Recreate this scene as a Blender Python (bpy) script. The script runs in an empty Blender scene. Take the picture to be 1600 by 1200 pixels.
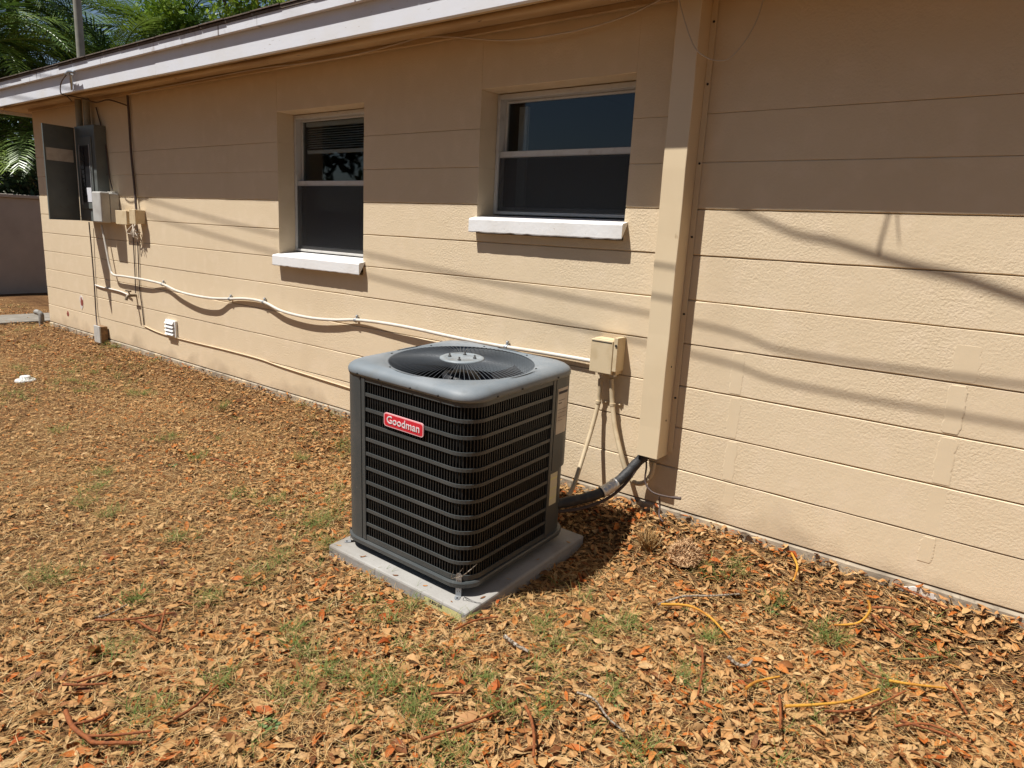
import bpy, bmesh, math, random
import numpy as np
from mathutils import Vector, Matrix, Quaternion

# ------------------------------------------------------------------ camera, sky, sun, exposure
scene = bpy.context.scene
C = scene.collection
F_PX, YAW, PITCH, ROLL, CAM_D, CAM_Z = 1092.235, -0.660816, 0.211733, 0.0520167, 3.05198, 1.27427

def cam_axes():
    cy, sy, cp, sp = math.cos(YAW), math.sin(YAW), math.cos(PITCH), math.sin(PITCH)
    fw = Vector((sy*cp, cy*cp, -sp)); rt = Vector((cy, -sy, 0)); up = rt.cross(fw)
    cr, sr = math.cos(ROLL), math.sin(ROLL)
    return cr*rt + sr*up, -sr*rt + cr*up, fw
RT, UP, FW = cam_axes()
CAM = Vector((0, -CAM_D, CAM_Z))
cd = bpy.data.cameras.new('camera'); cam = bpy.data.objects.new('camera', cd); C.objects.link(cam)
cd.sensor_width = 36; cd.lens = F_PX/1600*36; cd.clip_start = 0.05; cd.clip_end = 3000
cam.matrix_world = Matrix(((RT.x, UP.x, -FW.x, CAM.x), (RT.y, UP.y, -FW.y, CAM.y), (RT.z, UP.z, -FW.z, CAM.z), (0, 0, 0, 1)))
scene.camera = cam

SUN = Vector((-0.25, -0.45, 1.0)).normalized()          # towards the sun
w = bpy.data.worlds.new('World'); scene.world = w; w.use_nodes = True
nt = w.node_tree; bg = nt.nodes['Background']
sky = nt.nodes.new('ShaderNodeTexSky'); sky.sky_type = 'NISHITA'; sky.sun_disc = False
sky.sun_elevation = math.asin(SUN.z); sky.sun_rotation = math.atan2(SUN.x, SUN.y)
sky.altitude = 10; sky.air_density = 1.0; sky.dust_density = 0.6; sky.ozone_density = 1.2
nt.links.new(sky.outputs[0], bg.inputs[0]); bg.inputs[1].default_value = 0.05
sl = bpy.data.lights.new('sun', 'SUN'); so = bpy.data.objects.new('sun', sl); C.objects.link(so)
sl.energy = 5.0; sl.angle = math.radians(0.53); sl.color = (1.0, 0.97, 0.92)
so.rotation_euler = (-SUN).to_track_quat('-Z', 'Y').to_euler(); so.location = SUN*30
scene.view_settings.view_transform = 'Standard'; scene.view_settings.look = 'None'
scene.view_settings.gamma = 1; scene.view_settings.exposure = 0.48; scene.view_settings.use_curve_mapping = False
scene.render.engine = 'CYCLES'; scene.cycles.max_bounces = 8; scene.cycles.diffuse_bounces = 4
rnd = random.Random(7)
npr = np.random.default_rng(11)

# ------------------------------------------------------------------ helpers
def ray(u, v):
    return RT*((u-800)/F_PX) - UP*((v-600)/F_PX) + FW
def W(u, v, y=0.0):
    """photo pixel -> point on the plane of the wall (or y metres in front / behind it)"""
    d = ray(u, v); return CAM + d*((y-CAM.y)/d.y)
def smooth(a, b, x):
    t = min(1, max(0, (x-a)/(b-a))); return t*t*(3-2*t)
HX = -9.25                                              # left corner of the house
def gz(x, y):
    d = max(-y, HX-x, 0.0)
    return -0.046 - 0.162*smooth(-0.04, 0.46, d) + 0.010*math.sin(x*2.1+y*1.3)*math.sin(y*2.7-x*.6)*smooth(0.2, .8, d)
def G(u, v, lift=0.0):
    """photo pixel -> point on the ground"""
    d = ray(u, v); z = -0.15
    for _ in range(8):
        p = CAM + d*((z-CAM.z)/d.z); z = gz(p.x, p.y)+lift
    return p

WLOC = {}
def setparent(o, parent, wl):
    WLOC[o] = Vector(wl)
    if parent is not None:
        o.parent = parent; o.location = Vector(wl)-WLOC[parent]
    else:
        o.location = wl
def tag(o, label=None, cat=None, group=None, kind=None):
    if label: o['label'] = label
    if cat: o['category'] = cat
    if group: o['group'] = group
    if kind: o['kind'] = kind
    return o
def thing(name, loc, label, cat, group=None):
    o = bpy.data.objects.new(name, None); C.objects.link(o); o.empty_display_size = .1
    setparent(o, None, loc); return tag(o, label, cat, group)

class MB:
    def __init__(s): s.v = []; s.f = []; s.sm = []
    def add(s, vs, fs, sm=False):
        b = len(s.v); s.v += [tuple(v) for v in vs]
        for f in fs: s.f.append(tuple(i+b for i in f)); s.sm.append(sm)
        return s
    def box(s, x0, x1, y0, y1, z0, z1, bev=0.0, M=None):
        b = bev
        if b <= 0:
            vs = [(x, y, z) for z in (z0, z1) for y in (y0, y1) for x in (x0, x1)]
            fs = [(0, 2, 3, 1), (4, 5, 7, 6), (0, 1, 5, 4), (2, 6, 7, 3), (0, 4, 6, 2), (1, 3, 7, 5)]
        else:
            bm = bmesh.new(); bmesh.ops.create_cube(bm, size=1)
            for v in bm.verts:
                v.co = Vector(((x0+x1)/2+v.co.x*(x1-x0), (y0+y1)/2+v.co.y*(y1-y0), (z0+z1)/2+v.co.z*(z1-z0)))
            bmesh.ops.bevel(bm, geom=bm.edges[:], offset=b, segments=2, affect='EDGES', profile=0.5)
            bm.verts.index_update(); vs = [v.co[:] for v in bm.verts]; fs = [[v.index for v in f.verts] for f in bm.faces]; bm.free()
        if M is not None: vs = [(M @ Vector(v))[:] for v in vs]
        return s.add(vs, fs)
    def tube(s, pts, r, n=8, caps=True, sm=True):
        pts = [Vector(p) for p in pts]; m = len(pts)
        rs = r if isinstance(r, (list, tuple)) else [r]*m
        vs = []; fs = []; prev = None
        for i, p in enumerate(pts):
            t = (pts[min(i+1, m-1)]-pts[max(i-1, 0)]).normalized()
            if prev is None:
                a = Vector((0, 0, 1)) if abs(t.z) < .9 else Vector((1, 0, 0)); u = t.cross(a).normalized()
            else:
                u = (prev - t*prev.dot(t)).normalized()
            prev = u; w_ = t.cross(u)
            for k in range(n):
                a = 2*math.pi*k/n; vs.append(p+(u*math.cos(a)+w_*math.sin(a))*rs[i])
        for i in range(m-1):
            for k in range(n):
                a = i*n+k; b = i*n+(k+1) % n; fs.append((a, b, b+n, a+n))
        s.add(vs, fs, sm)
        if caps:
            s.add(vs[:n], [tuple(range(n))[::-1]]); s.add(vs[-n:], [tuple(range(n))])
        return s
    def lathe(s, prof, c, n=32, sm=True, axis='z'):
        vs = []; fs = []; m = len(prof)
        for r, z in prof:
            for k in range(n):
                a = 2*math.pi*k/n
                if axis == 'z': vs.append((c[0]+r*math.cos(a), c[1]+r*math.sin(a), c[2]+z))
                else: vs.append((c[0]+r*math.cos(a), c[1]-z, c[2]+r*math.sin(a)))
        for i in range(m-1):
            for k in range(n):
                a = i*n+k; b = i*n+(k+1) % n; fs.append((a, b, b+n, a+n))
        s.add(vs, fs, sm)
        if prof[-1][0] > 1e-6: s.add(vs[-n:], [tuple(range(n))])
        return s
    def build(s, name, mat, parent=None, **kw):
        return mesh_obj(name, s.v, s.f, mat, parent, s.sm, **kw)

def make_mesh(name, vs, fs, mat, sm=None):
    me = bpy.data.meshes.new(name); me.from_pydata([tuple(v) for v in vs], [], fs); me.materials.append(mat)
    if sm is True: me.polygons.foreach_set('use_smooth', [True]*len(fs))
    elif sm: me.polygons.foreach_set('use_smooth', sm)
    me.update(); return me
def mesh_obj(name, vs, fs, mat, parent=None, sm=None, label=None, cat=None, group=None, kind=None):
    a = np.array(vs, dtype=float); lo = a.min(0); hi = a.max(0)
    o0 = np.array([(lo[0]+hi[0])/2, (lo[1]+hi[1])/2, lo[2]])
    me = make_mesh(name, a-o0, fs, mat, sm)
    o = bpy.data.objects.new(name, me); C.objects.link(o); setparent(o, parent, o0)
    return tag(o, label, cat, group, kind)
def catmull(P, n=8):
    P = [Vector(p) for p in P]; out = []
    for i in range(len(P)-1):
        a, b, c, d = P[max(i-1, 0)], P[i], P[i+1], P[min(i+2, len(P)-1)]
        for k in range(n):
            t = k/n
            out.append(.5*((2*b)+(c-a)*t+(2*a-5*b+4*c-d)*t*t+(3*b-a-3*c+d)*t**3))
    out.append(P[-1]); return out
def text_mesh(body, size, extrude=0.0006, offset=0.0):
    cu = bpy.data.curves.new('lettering', 'FONT'); cu.body = body; cu.size = size; cu.extrude = extrude; cu.offset = offset
    cu.align_x = 'CENTER'; cu.align_y = 'CENTER'; cu.resolution_u = 3
    o = bpy.data.objects.new('lettering', cu); C.objects.link(o); bpy.context.view_layer.update()
    me = bpy.data.meshes.new_from_object(o.evaluated_get(bpy.context.evaluated_depsgraph_get()))
    vs = [v.co[:] for v in me.vertices]; fs = [tuple(p.vertices) for p in me.polygons]
    bpy.data.objects.remove(o); bpy.data.curves.remove(cu); bpy.data.meshes.remove(me)
    return vs, fs

# ------------------------------------------------------------------ materials
def mat(name, col, rough=.7, metal=0.0, spec=.5, noise=None, bump=None, extra=None, coat=0.0):
    """noise = list of (scale, detail, colour2, lo, hi, stretch) layers mixed over col; bump = list of (scale, detail, strength, distance)"""
    m = bpy.data.materials.new(name); m.use_nodes = True; n = m.node_tree; L = n.links; b = n.nodes['Principled BSDF']
    b.inputs['Roughness'].default_value = rough; b.inputs['Metallic'].default_value = metal
    b.inputs['Specular IOR Level'].default_value = spec; b.inputs['Coat Weight'].default_value = coat
    b.inputs['Base Color'].default_value = (*col, 1)
    geo = n.nodes.new('ShaderNodeNewGeometry')
    prev = None
    def coords(stretch):
        if not stretch: return geo.outputs['Position']
        mp = n.nodes.new('ShaderNodeMapping'); mp.inputs['Scale'].default_value = stretch
        L.new(geo.outputs['Position'], mp.inputs[0]); return mp.outputs[0]
    for (sc, det, c2, lo, hi, st) in (noise or []):
        t = n.nodes.new('ShaderNodeTexNoise'); t.inputs['Scale'].default_value = sc; t.inputs['Detail'].default_value = det
        L.new(coords(st), t.inputs[0])
        r = n.nodes.new('ShaderNodeMapRange'); r.inputs[1].default_value = lo; r.inputs[2].default_value = hi; L.new(t.outputs[0], r.inputs[0])
        x = n.nodes.new('ShaderNodeMix'); x.data_type = 'RGBA'; L.new(r.outputs[0], x.inputs[0])
        if prev is None: x.inputs[6].default_value = (*col, 1)
        else: L.new(prev, x.inputs[6])
        x.inputs[7].default_value = (*c2, 1); prev = x.outputs[2]
    if prev is not None: L.new(prev, b.inputs['Base Color'])
    pb = None
    for (sc, det, stg, dist) in (bump or []):
        t = n.nodes.new('ShaderNodeTexNoise'); t.inputs['Scale'].default_value = sc; t.inputs['Detail'].default_value = det
        L.new(geo.outputs['Position'], t.inputs[0])
        bp = n.nodes.new('ShaderNodeBump'); bp.inputs['Strength'].default_value = stg; bp.inputs['Distance'].default_value = dist
        L.new(t.outputs[0], bp.inputs['Height'])
        if pb is not None: L.new(pb, bp.inputs['Normal'])
        pb = bp.outputs[0]
    if pb is not None: L.new(pb, b.inputs['Normal'])
    if extra: extra(m, n, L, b, geo, prev)
    return m

TAN = (.665, .535, .365)
def wall_extra(m, n, L, b, geo, prev):
    # splash dirt just above the soil and mildew streaks: stains with shapes of their own
    sx = n.nodes.new('ShaderNodeSeparateXYZ'); L.new(geo.outputs['Position'], sx.inputs[0])
    t = n.nodes.new('ShaderNodeTexNoise'); t.inputs['Scale'].default_value = 3.2; t.inputs['Detail'].default_value = 6; L.new(geo.outputs['Position'], t.inputs[0])
    a = n.nodes.new('ShaderNodeMath'); a.operation = 'MULTIPLY_ADD'; a.inputs[1].default_value = -.5; L.new(t.outputs[0], a.inputs[0]); L.new(sx.outputs[2], a.inputs[2])
    r = n.nodes.new('ShaderNodeMapRange'); r.inputs[1].default_value = -.27; r.inputs[2].default_value = -.17; r.inputs[3].default_value = .42; r.inputs[4].default_value = 0; L.new(a.outputs[0], r.inputs[0])
    x = n.nodes.new('ShaderNodeMix'); x.data_type = 'RGBA'; L.new(r.outputs[0], x.inputs[0]); L.new(prev, x.inputs[6]); x.inputs[7].default_value = (.30, .22, .14, 1)
    v = n.nodes.new('ShaderNodeTexVoronoi'); v.inputs['Scale'].default_value = 1.9; v.inputs['Randomness'].default_value = 1
    fl = n.nodes.new('ShaderNodeMapping'); fl.inputs['Scale'].default_value = (1.25, 0, .8); L.new(geo.outputs['Position'], fl.inputs[0]); L.new(fl.outputs[0], v.inputs[0])
    r2 = n.nodes.new('ShaderNodeMapRange'); r2.inputs[1].default_value = .006; r2.inputs[2].default_value = .011; r2.inputs[3].default_value = .8; r2.inputs[4].default_value = 0; L.new(v.outputs['Distance'], r2.inputs[0])
    y = n.nodes.new('ShaderNodeMix'); y.data_type = 'RGBA'; L.new(r2.outputs[0], y.inputs[0]); L.new(x.outputs[2], y.inputs[6]); y.inputs[7].default_value = (.12, .07, .04, 1)
    L.new(y.outputs[2], b.inputs['Base Color'])
M = {}
M['wall'] = mat('painted_block', TAN, .75, spec=.3,
    noise=[(1.3, 4, (.64, .508, .34), .35, .7, None), (9, 5, (.69, .555, .39), .5, .75, None), (2.2, 6, (.60, .472, .312), .60, .8, (1, 1, .25))],
    bump=[(26, 2, .22, .004), (95, 3, .55, .0035), (260, 2, .25, .0015)], extra=wall_extra)
nw = M['wall'].node_tree                                 # stipple is heavy in places and painted smooth in others
for b_ in [x_ for x_ in nw.nodes if x_.type == 'BUMP' and abs(x_.inputs['Strength'].default_value-.55) < 1e-3]:
    t_ = nw.nodes.new('ShaderNodeTexNoise'); t_.inputs['Scale'].default_value = 1.9; t_.inputs['Detail'].default_value = 5
    g_ = [x_ for x_ in nw.nodes if x_.type == 'NEW_GEOMETRY'][0]; nw.links.new(g_.outputs['Position'], t_.inputs[0])
    q_ = nw.nodes.new('ShaderNodeMapRange'); q_.inputs[1].default_value = .40; q_.inputs[2].default_value = .60; q_.inputs[3].default_value = .18; q_.inputs[4].default_value = .80
    nw.links.new(t_.outputs[0], q_.inputs[0]); nw.links.new(q_.outputs[0], b_.inputs['Strength'])
M['patch'] = mat('smooth_patch', (.665, .535, .365), .7, spec=.3, noise=[(7, 4, (.645, .515, .345), .4, .7, None)], bump=[(18, 3, .2, .003)])
M['foundation'] = mat('stem_wall', (.40, .335, .25), .95, spec=.15, noise=[(6, 6, (.22, .18, .135), .42, .64, None), (2.2, 4, (.52, .415, .28), .55, .62, None), (30, 4, (.12, .09, .065), .58, .72, None)], bump=[(40, 5, .6, .006)])
M['white'] = mat('white_paint', (.68, .685, .72), .55, noise=[(4, 5, (.66, .65, .65), .45, .7, None), (30, 4, (.42, .38, .34), .68, .76, (.6, 1, 3))], bump=[(60, 4, .25, .002)])
M['drip'] = mat('drip_board_paint', (.68, .685, .72), .6, noise=[(4, 5, (.60, .59, .60), .45, .7, None), (22, 3, (.16, .13, .12), .66, .71, (1, 1, .06)), (9, 5, (.40, .36, .34), .64, .74, (1, 1, .4))], bump=[(60, 4, .25, .002)])
M['sill'] = mat('sill_paint', (.74, .73, .72), .7, noise=[(5, 5, (.66, .63, .59), .45, .75, (1, 1, .3)), (60, 5, (.45, .40, .34), .68, .78, None)], bump=[(50, 5, .4, .003)])
M['soffit'] = mat('soffit_paint', (.50, .36, .20), .8, noise=[(3, 6, (.36, .24, .13), .45, .7, (.4, 2, 1)), (12, 4, (.14, .08, .05), .70, .74, (.5, 3, 1))])
M['shingle'] = mat('roof_shingle', (.10, .075, .06), .95, noise=[(30, 5, (.17, .13, .10), .4, .7, None)], bump=[(150, 3, .6, .004)])
M['alum'] = mat('window_aluminium', (.54, .52, .485), .45, spec=.4, noise=[(25, 4, (.45, .42, .38), .55, .75, None)])
M['blind'] = mat('blind_slat', (.78, .75, .70), .6)
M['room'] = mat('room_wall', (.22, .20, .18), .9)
M['duct'] = mat('duct_enamel', (.685, .55, .365), .42, spec=.4, noise=[(3, 4, (.65, .515, .335), .4, .7, None), (16, 5, (.30, .20, .10), .70, .78, (1, 1, .5))], bump=[(9, 2, .08, .006)])
M['unit'] = mat('unit_paint', (.055, .061, .061), .42, spec=.5, noise=[(6, 5, (.072, .075, .073), .45, .7, None), (70, 3, (.20, .19, .17), .72, .8, None)], bump=[(220, 2, .06, .001)])
M['cover'] = mat('cover_paint', (.165, .188, .204), .55, spec=.4, noise=[(5, 5, (.235, .25, .26), .42, .7, None), (18, 5, (.16, .175, .18), .55, .75, None), (90, 3, (.33, .32, .30), .74, .82, None)], bump=[(220, 2, .05, .001)])
M['louver'] = mat('louver_shaded_paint', (.016, .0175, .0175), .45, noise=[(40, 4, (.045, .043, .04), .6, .8, None)])  # same grey metal as the bands; recess shade put into the fin colour
M['coil'] = mat('coil_fins', (.007, .007, .007), .8, spec=.2)
M['blackmetal'] = mat('fan_black', (.02, .02, .021), .5)
M['wire'] = mat('guard_wire', (.10, .11, .12), .4, spec=.5)
M['disc'] = mat('guard_cap', (.24, .27, .285), .45, noise=[(20, 4, (.16, .17, .17), .5, .7, None)])
M['bolt'] = mat('dark_bolt', (.02, .018, .016), .6)
M['galv'] = mat('galvanised', (.38, .40, .42), .42, metal=.6, noise=[(60, 4, (.25, .22, .18), .55, .7, None)])
M['red'] = mat('badge_red', (.60, .022, .04), .35)
M['pink'] = mat('badge_border', (.78, .42, .43), .4)
M['badgetext'] = mat('badge_letters', (.72, .66, .66), .4)
M['paper'] = mat('paper_label', (.55, .50, .42), .7, noise=[(14, 4, (.46, .40, .33), .45, .65, None)])
M['ink'] = mat('label_ink', (.05, .045, .05), .8)
M['yellowlabel'] = mat('yellow_label', (.62, .60, .26), .6, noise=[(20, 3, (.55, .52, .30), .4, .7, None)])
M['warn'] = mat('warning_label', (.55, .51, .36), .6)
M['concrete'] = mat('pad_concrete', (.31, .295, .27), .9, spec=.25, noise=[(7, 6, (.36, .345, .32), .4, .7, None), (3, 6, (.20, .17, .135), .56, .74, None), (90, 3, (.25, .23, .2), .62, .75, None)], bump=[(55, 5, .5, .003), (14, 3, .2, .004)])
M['path'] = mat('path_concrete', (.20, .175, .14), .9, noise=[(6, 6, (.27, .24, .2), .45, .65, None)], bump=[(60, 4, .4, .004)])
M['panel'] = mat('panel_grey', (.105, .118, .112), .5, noise=[(8, 5, (.13, .14, .13), .4, .7, None), (25, 4, (.09, .07, .05), .68, .76, None)])
M['panelin'] = mat('panel_inside', (.45, .46, .47), .35, metal=.5)
M['breaker'] = mat('breaker_black', (.012, .012, .014), .5)
M['util'] = mat('utility_grey', (.46, .45, .42), .6, noise=[(10, 5, (.38, .36, .33), .45, .7, None)])
M['jbox'] = mat('box_tan', (.60, .475, .30), .6, noise=[(15, 4, (.53, .405, .24), .5, .7, None)])
M['jboxdark'] = mat('box_rust', (.26, .15, .07), .85, noise=[(40, 5, (.12, .07, .04), .45, .7, None)])
M['pvc'] = mat('conduit_pvc', (.60, .56, .49), .45, noise=[(12, 4, (.50, .44, .36), .5, .75, None)])
M['whip'] = mat('flex_conduit', (.53, .42, .27), .55, noise=[(14, 4, (.42, .32, .19), .5, .7, None)])
M['cable'] = mat('dark_cable', (.075, .05, .042), .7)
M['wirewhite'] = mat('pale_wire', (.50, .42, .33), .6)
M['paintedwire'] = mat('painted_cable', (.63, .485, .315), .7)
M['insul'] = mat('pipe_insulation', (.018, .018, .019), .62, noise=[(30, 4, (.04, .038, .036), .5, .7, None)], bump=[(70, 3, .5, .004)])
M['tape'] = mat('foil_tape', (.55, .54, .52), .35, metal=.7, bump=[(70, 4, .9, .006)])
M['ventwhite'] = mat('vent_plastic', (.74, .73, .71), .5)
M['dark'] = mat('dark_void', (.02, .018, .016), .9)
M['brick'] = mat('raw_hole', (.26, .06, .04), .9, bump=[(80, 4, .8, .006)])
M['plaster'] = mat('old_white', (.62, .57, .52), .8)
M['brass'] = mat('old_brass', (.20, .15, .10), .55, metal=.5)
M['pipegrey'] = mat('old_pipe', (.30, .29, .26), .7, noise=[(25, 4, (.18, .15, .12), .5, .65, None)])
M['mast'] = mat('mast_pipe', (.28, .27, .22), .65, noise=[(9, 4, (.2, .19, .15), .45, .7, None)])
M['fence'] = mat('fence_paint', (.46, .40, .335), .85, noise=[(3, 4, (.40, .345, .285), .4, .7, None)], bump=[(20, 4, .3, .004)])
M['bark'] = mat('bark', (.16, .115, .08), .95, noise=[(20, 6, (.08, .06, .045), .4, .65, (1, 1, .3))], bump=[(45, 5, .9, .02)])
M['palmbark'] = mat('palm_bark', (.22, .19, .15), .95, noise=[(8, 4, (.12, .10, .075), .4, .6, (.5, .5, 4))], bump=[(30, 4, .8, .02)])
M['twig'] = mat('red_twig', (.27, .085, .026), .75, spec=.25, noise=[(60, 4, (.15, .05, .02), .4, .7, None)], bump=[(240, 3, .8, .003)])
M['yellowstem'] = mat('yellow_stem', (.52, .26, .035), .7, spec=.25, noise=[(9, 3, (.33, .10, .018), .45, .62, None)], bump=[(240, 3, .8, .003)])
M['greytwig'] = mat('grey_twig', (.30, .25, .195), 1.0, spec=.05, noise=[(110, 4, (.085, .06, .04), .46, .58, None), (60, 3, (.46, .42, .36), .60, .68, None)], bump=[(160, 4, .9, .004)])
M['olive'] = mat('olive_stalk', (.17, .15, .05), .8, spec=.2)
M['fibre'] = mat('fuzzy_fibre', (.58, .38, .21), .95, spec=.1, noise=[(30, 3, (.42, .24, .12), .5, .7, None)])
M['weed'] = mat('weed_green', (.075, .125, .03), .55, noise=[(30, 2, (.12, .18, .05), .4, .7, None)])
M['soil'] = mat('soil', (.11, .055, .025), 1.0, spec=.1, noise=[(4, 6, (.18, .095, .04), .4, .65, None), (40, 5, (.20, .105, .042), .5, .72, None), (120, 3, (.06, .035, .02), .55, .7, None)], bump=[(60, 6, 1, .02), (14, 4, .6, .03)])

def ramp_mat(name, attr, stops, rough, spec=.4, back=None, translucent=0.0, objrandom=False, noisec=None):
    m = bpy.data.materials.new(name); m.use_nodes = True; n = m.node_tree; L = n.links; b = n.nodes['Principled BSDF']
    b.inputs['Roughness'].default_value = rough; b.inputs['Specular IOR Level'].default_value = spec
    if objrandom:
        a = n.nodes.new('ShaderNodeObjectInfo'); fac = a.outputs['Random']
    else:
        a = n.nodes.new('ShaderNodeAttribute'); a.attribute_name = attr; fac = a.outputs['Fac']
    r = n.nodes.new('ShaderNodeValToRGB'); r.color_ramp.interpolation = 'LINEAR'
    el = r.color_ramp.elements
    while len(el) < len(stops): el.new(.5)
    for e, (p, c) in zip(el, stops): e.position = p; e.color = (*c, 1)
    L.new(fac, r.inputs[0]); out = r.outputs[0]
    geo = n.nodes.new('ShaderNodeNewGeometry')
    if noisec:
        t = n.nodes.new('ShaderNodeTexNoise'); t.inputs['Scale'].default_value = noisec[0]; t.inputs['Detail'].default_value = 4; L.new(geo.outputs['Position'], t.inputs[0])
        q = n.nodes.new('ShaderNodeMapRange'); q.inputs[1].default_value = .45; q.inputs[2].default_value = .7; q.inputs[4].default_value = noisec[2]; L.new(t.outputs[0], q.inputs[0])
        x = n.nodes.new('ShaderNodeMix'); x.data_type = 'RGBA'; L.new(q.outputs[0], x.inputs[0]); L.new(out, x.inputs[6]); x.inputs[7].default_value = (*noisec[1], 1); out = x.outputs[2]
    if back:
        x = n.nodes.new('ShaderNodeMix'); x.data_type = 'RGBA'; L.new(geo.outputs['Backfacing'], x.inputs[0]); L.new(out, x.inputs[6])
        y = n.nodes.new('ShaderNodeMix'); y.data_type = 'RGBA'; y.inputs[0].default_value = .65; L.new(out, y.inputs[6]); y.inputs[7].default_value = (*back, 1)
        L.new(y.outputs[2], x.inputs[7]); out = x.outputs[2]
    L.new(out, b.inputs['Base Color'])
    if translucent:
        t = n.nodes.new('ShaderNodeBsdfTranslucent'); L.new(out, t.inputs[0])
        x = n.nodes.new('ShaderNodeMixShader'); x.inputs[0].default_value = translucent
        L.new(b.outputs[0], x.inputs[1]); L.new(t.outputs[0], x.inputs[2])
        L.new(x.outputs[0], n.nodes['Material Output'].inputs[0])
    return m
LEAFSTOPS = [(0, (.058, .018, .008)), (.13, (.15, .052, .017)), (.28, (.26, .102, .030)), (.40, (.375, .185, .064)), (.52, (.46, .280, .118)), (.62, (.52, .345, .170)), (.70, (.43, .18, .046)), (.86, (.40, .110, .019)), (1, (.28, .056, .010))]
M['leaf'] = ramp_mat('dead_leaf', 'tint', LEAFSTOPS, .7, .15, back=(.42, .25, .105), noisec=(70, (.13, .05, .018), .55))
M['leafobj'] = ramp_mat('dead_leaf_large', 'tint', LEAFSTOPS[1:], .65, .2, back=(.44, .275, .125), objrandom=True, noisec=(90, (.24, .12, .05), .5))
M['straw'] = ramp_mat('dry_straw', 'tint', [(0, (.16, .070, .023)), (.32, (.32, .175, .062)), (.72, (.46, .305, .13)), (1, (.58, .43, .23))], .8, .15)
M['grass'] = ramp_mat('green_grass', 'tint', [(0, (.30, .22, .075)), (.3, (.20, .20, .055)), (.65, (.15, .20, .046)), (1, (.095, .165, .036))], .65, .2, translucent=.25)
M['palm'] = ramp_mat('palm_leaf', 'tint', [(0, (.035, .070, .015)), (.5, (.095, .17, .028)), (1, (.23, .31, .050))], .38, .5, objrandom=True, translucent=.2)
M['treeleaf'] = ramp_mat('tree_leaf', 'tint', [(0, (.06, .12, .014)), (.5, (.17, .28, .026)), (1, (.32, .42, .05))], .45, .4, translucent=.35)
M['darkleaf'] = ramp_mat('hedge_leaf', 'tint', [(0, (.012, .025, .008)), (1, (.04, .07, .018))], .5, .4, translucent=.15)

def glass_mat():
    m = bpy.data.materials.new('window_glass'); m.use_nodes = True; n = m.node_tree; L = n.links; n.nodes.remove(n.nodes['Principled BSDF'])
    t = n.nodes.new('ShaderNodeBsdfTransparent'); t.inputs[0].default_value = (.72, .75, .76, 1)
    g = n.nodes.new('ShaderNodeBsdfGlossy'); g.inputs['Roughness'].default_value = .02; g.inputs[0].default_value = (.95, .97, 1, 1)
    f = n.nodes.new('ShaderNodeFresnel'); ge = n.nodes.new('ShaderNodeNewGeometry'); io = n.nodes.new('ShaderNodeMapRange'); io.inputs[3].default_value = 1.40; io.inputs[4].default_value = 1/1.40   # same reflectance on both faces of the pane
    L.new(ge.outputs['Backfacing'], io.inputs[0]); L.new(io.outputs[0], f.inputs[0])
    x = n.nodes.new('ShaderNodeMixShader'); L.new(f.outputs[0], x.inputs[0]); L.new(t.outputs[0], x.inputs[1]); L.new(g.outputs[0], x.inputs[2])
    L.new(x.outputs[0], n.nodes['Material Output'].inputs[0]); return m
def screen_mat():
    m = bpy.data.materials.new('insect_screen'); m.use_nodes = True; n = m.node_tree; L = n.links; b = n.nodes['Principled BSDF']
    b.inputs['Base Color'].default_value = (.026, .026, .027, 1); b.inputs['Roughness'].default_value = .7
    t = n.nodes.new('ShaderNodeBsdfTransparent'); x = n.nodes.new('ShaderNodeMixShader'); x.inputs[0].default_value = .72
    L.new(t.outputs[0], x.inputs[1]); L.new(b.outputs[0], x.inputs[2]); L.new(x.outputs[0], n.nodes['Material Output'].inputs[0]); return m
M['glass'] = glass_mat(); M['screen'] = screen_mat()

# ------------------------------------------------------------------ ground
PAD = (-2.450, -1.622, -1.203, -0.331)                  # x0 x1 y0 y1
PAD_T = -0.143
CX, CY, S2 = -2.050, -.773, .369                         # condenser centre and half width
SETTLE = Matrix.Rotation(.0238, 3, 'Z') @ Matrix.Rotation(.0438, 3, 'X') @ Matrix.Rotation(.0262, 3, 'Y')   # pad and unit have settled towards the yard
def axis(a, b, n, far): return sorted(set([-f for f in far]+list(np.linspace(a, b, n))+list(far)))
xs = axis(-17, 4, 190, (12, 30, 80, 250, 900)); xs = [x for x in xs if not (-17 < x < -17)] + [-22.0]; xs = sorted(xs)
xs = [x for x in xs if x <= -17 or x >= -17]
ys = axis(-5, 4, 110, (8, 15, 40, 120, 400, 900))
vs = [(x, y, gz(x, y)) for y in ys for x in xs]; nx = len(xs)
fs = [(j*nx+i, j*nx+i+1, (j+1)*nx+i+1, (j+1)*nx+i) for j in range(len(ys)-1) for i in range(nx-1)]
ground = bpy.data.objects.new('ground', make_mesh('ground', vs, fs, M['soil'], True)); C.objects.link(ground); setparent(ground, None, (0, 0, 0))
tag(ground, 'bare brown soil under the leaf litter beside the house', 'ground', kind='structure')

# concrete path round the far corner of the house
mb = MB(); mb.box(-11.4, -10.62, -.9, 1.6, -.30, -.172, .012)
mb.build('path', M['path'], kind='structure', label='weathered concrete path slab at the far corner of the house', cat='path')

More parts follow.
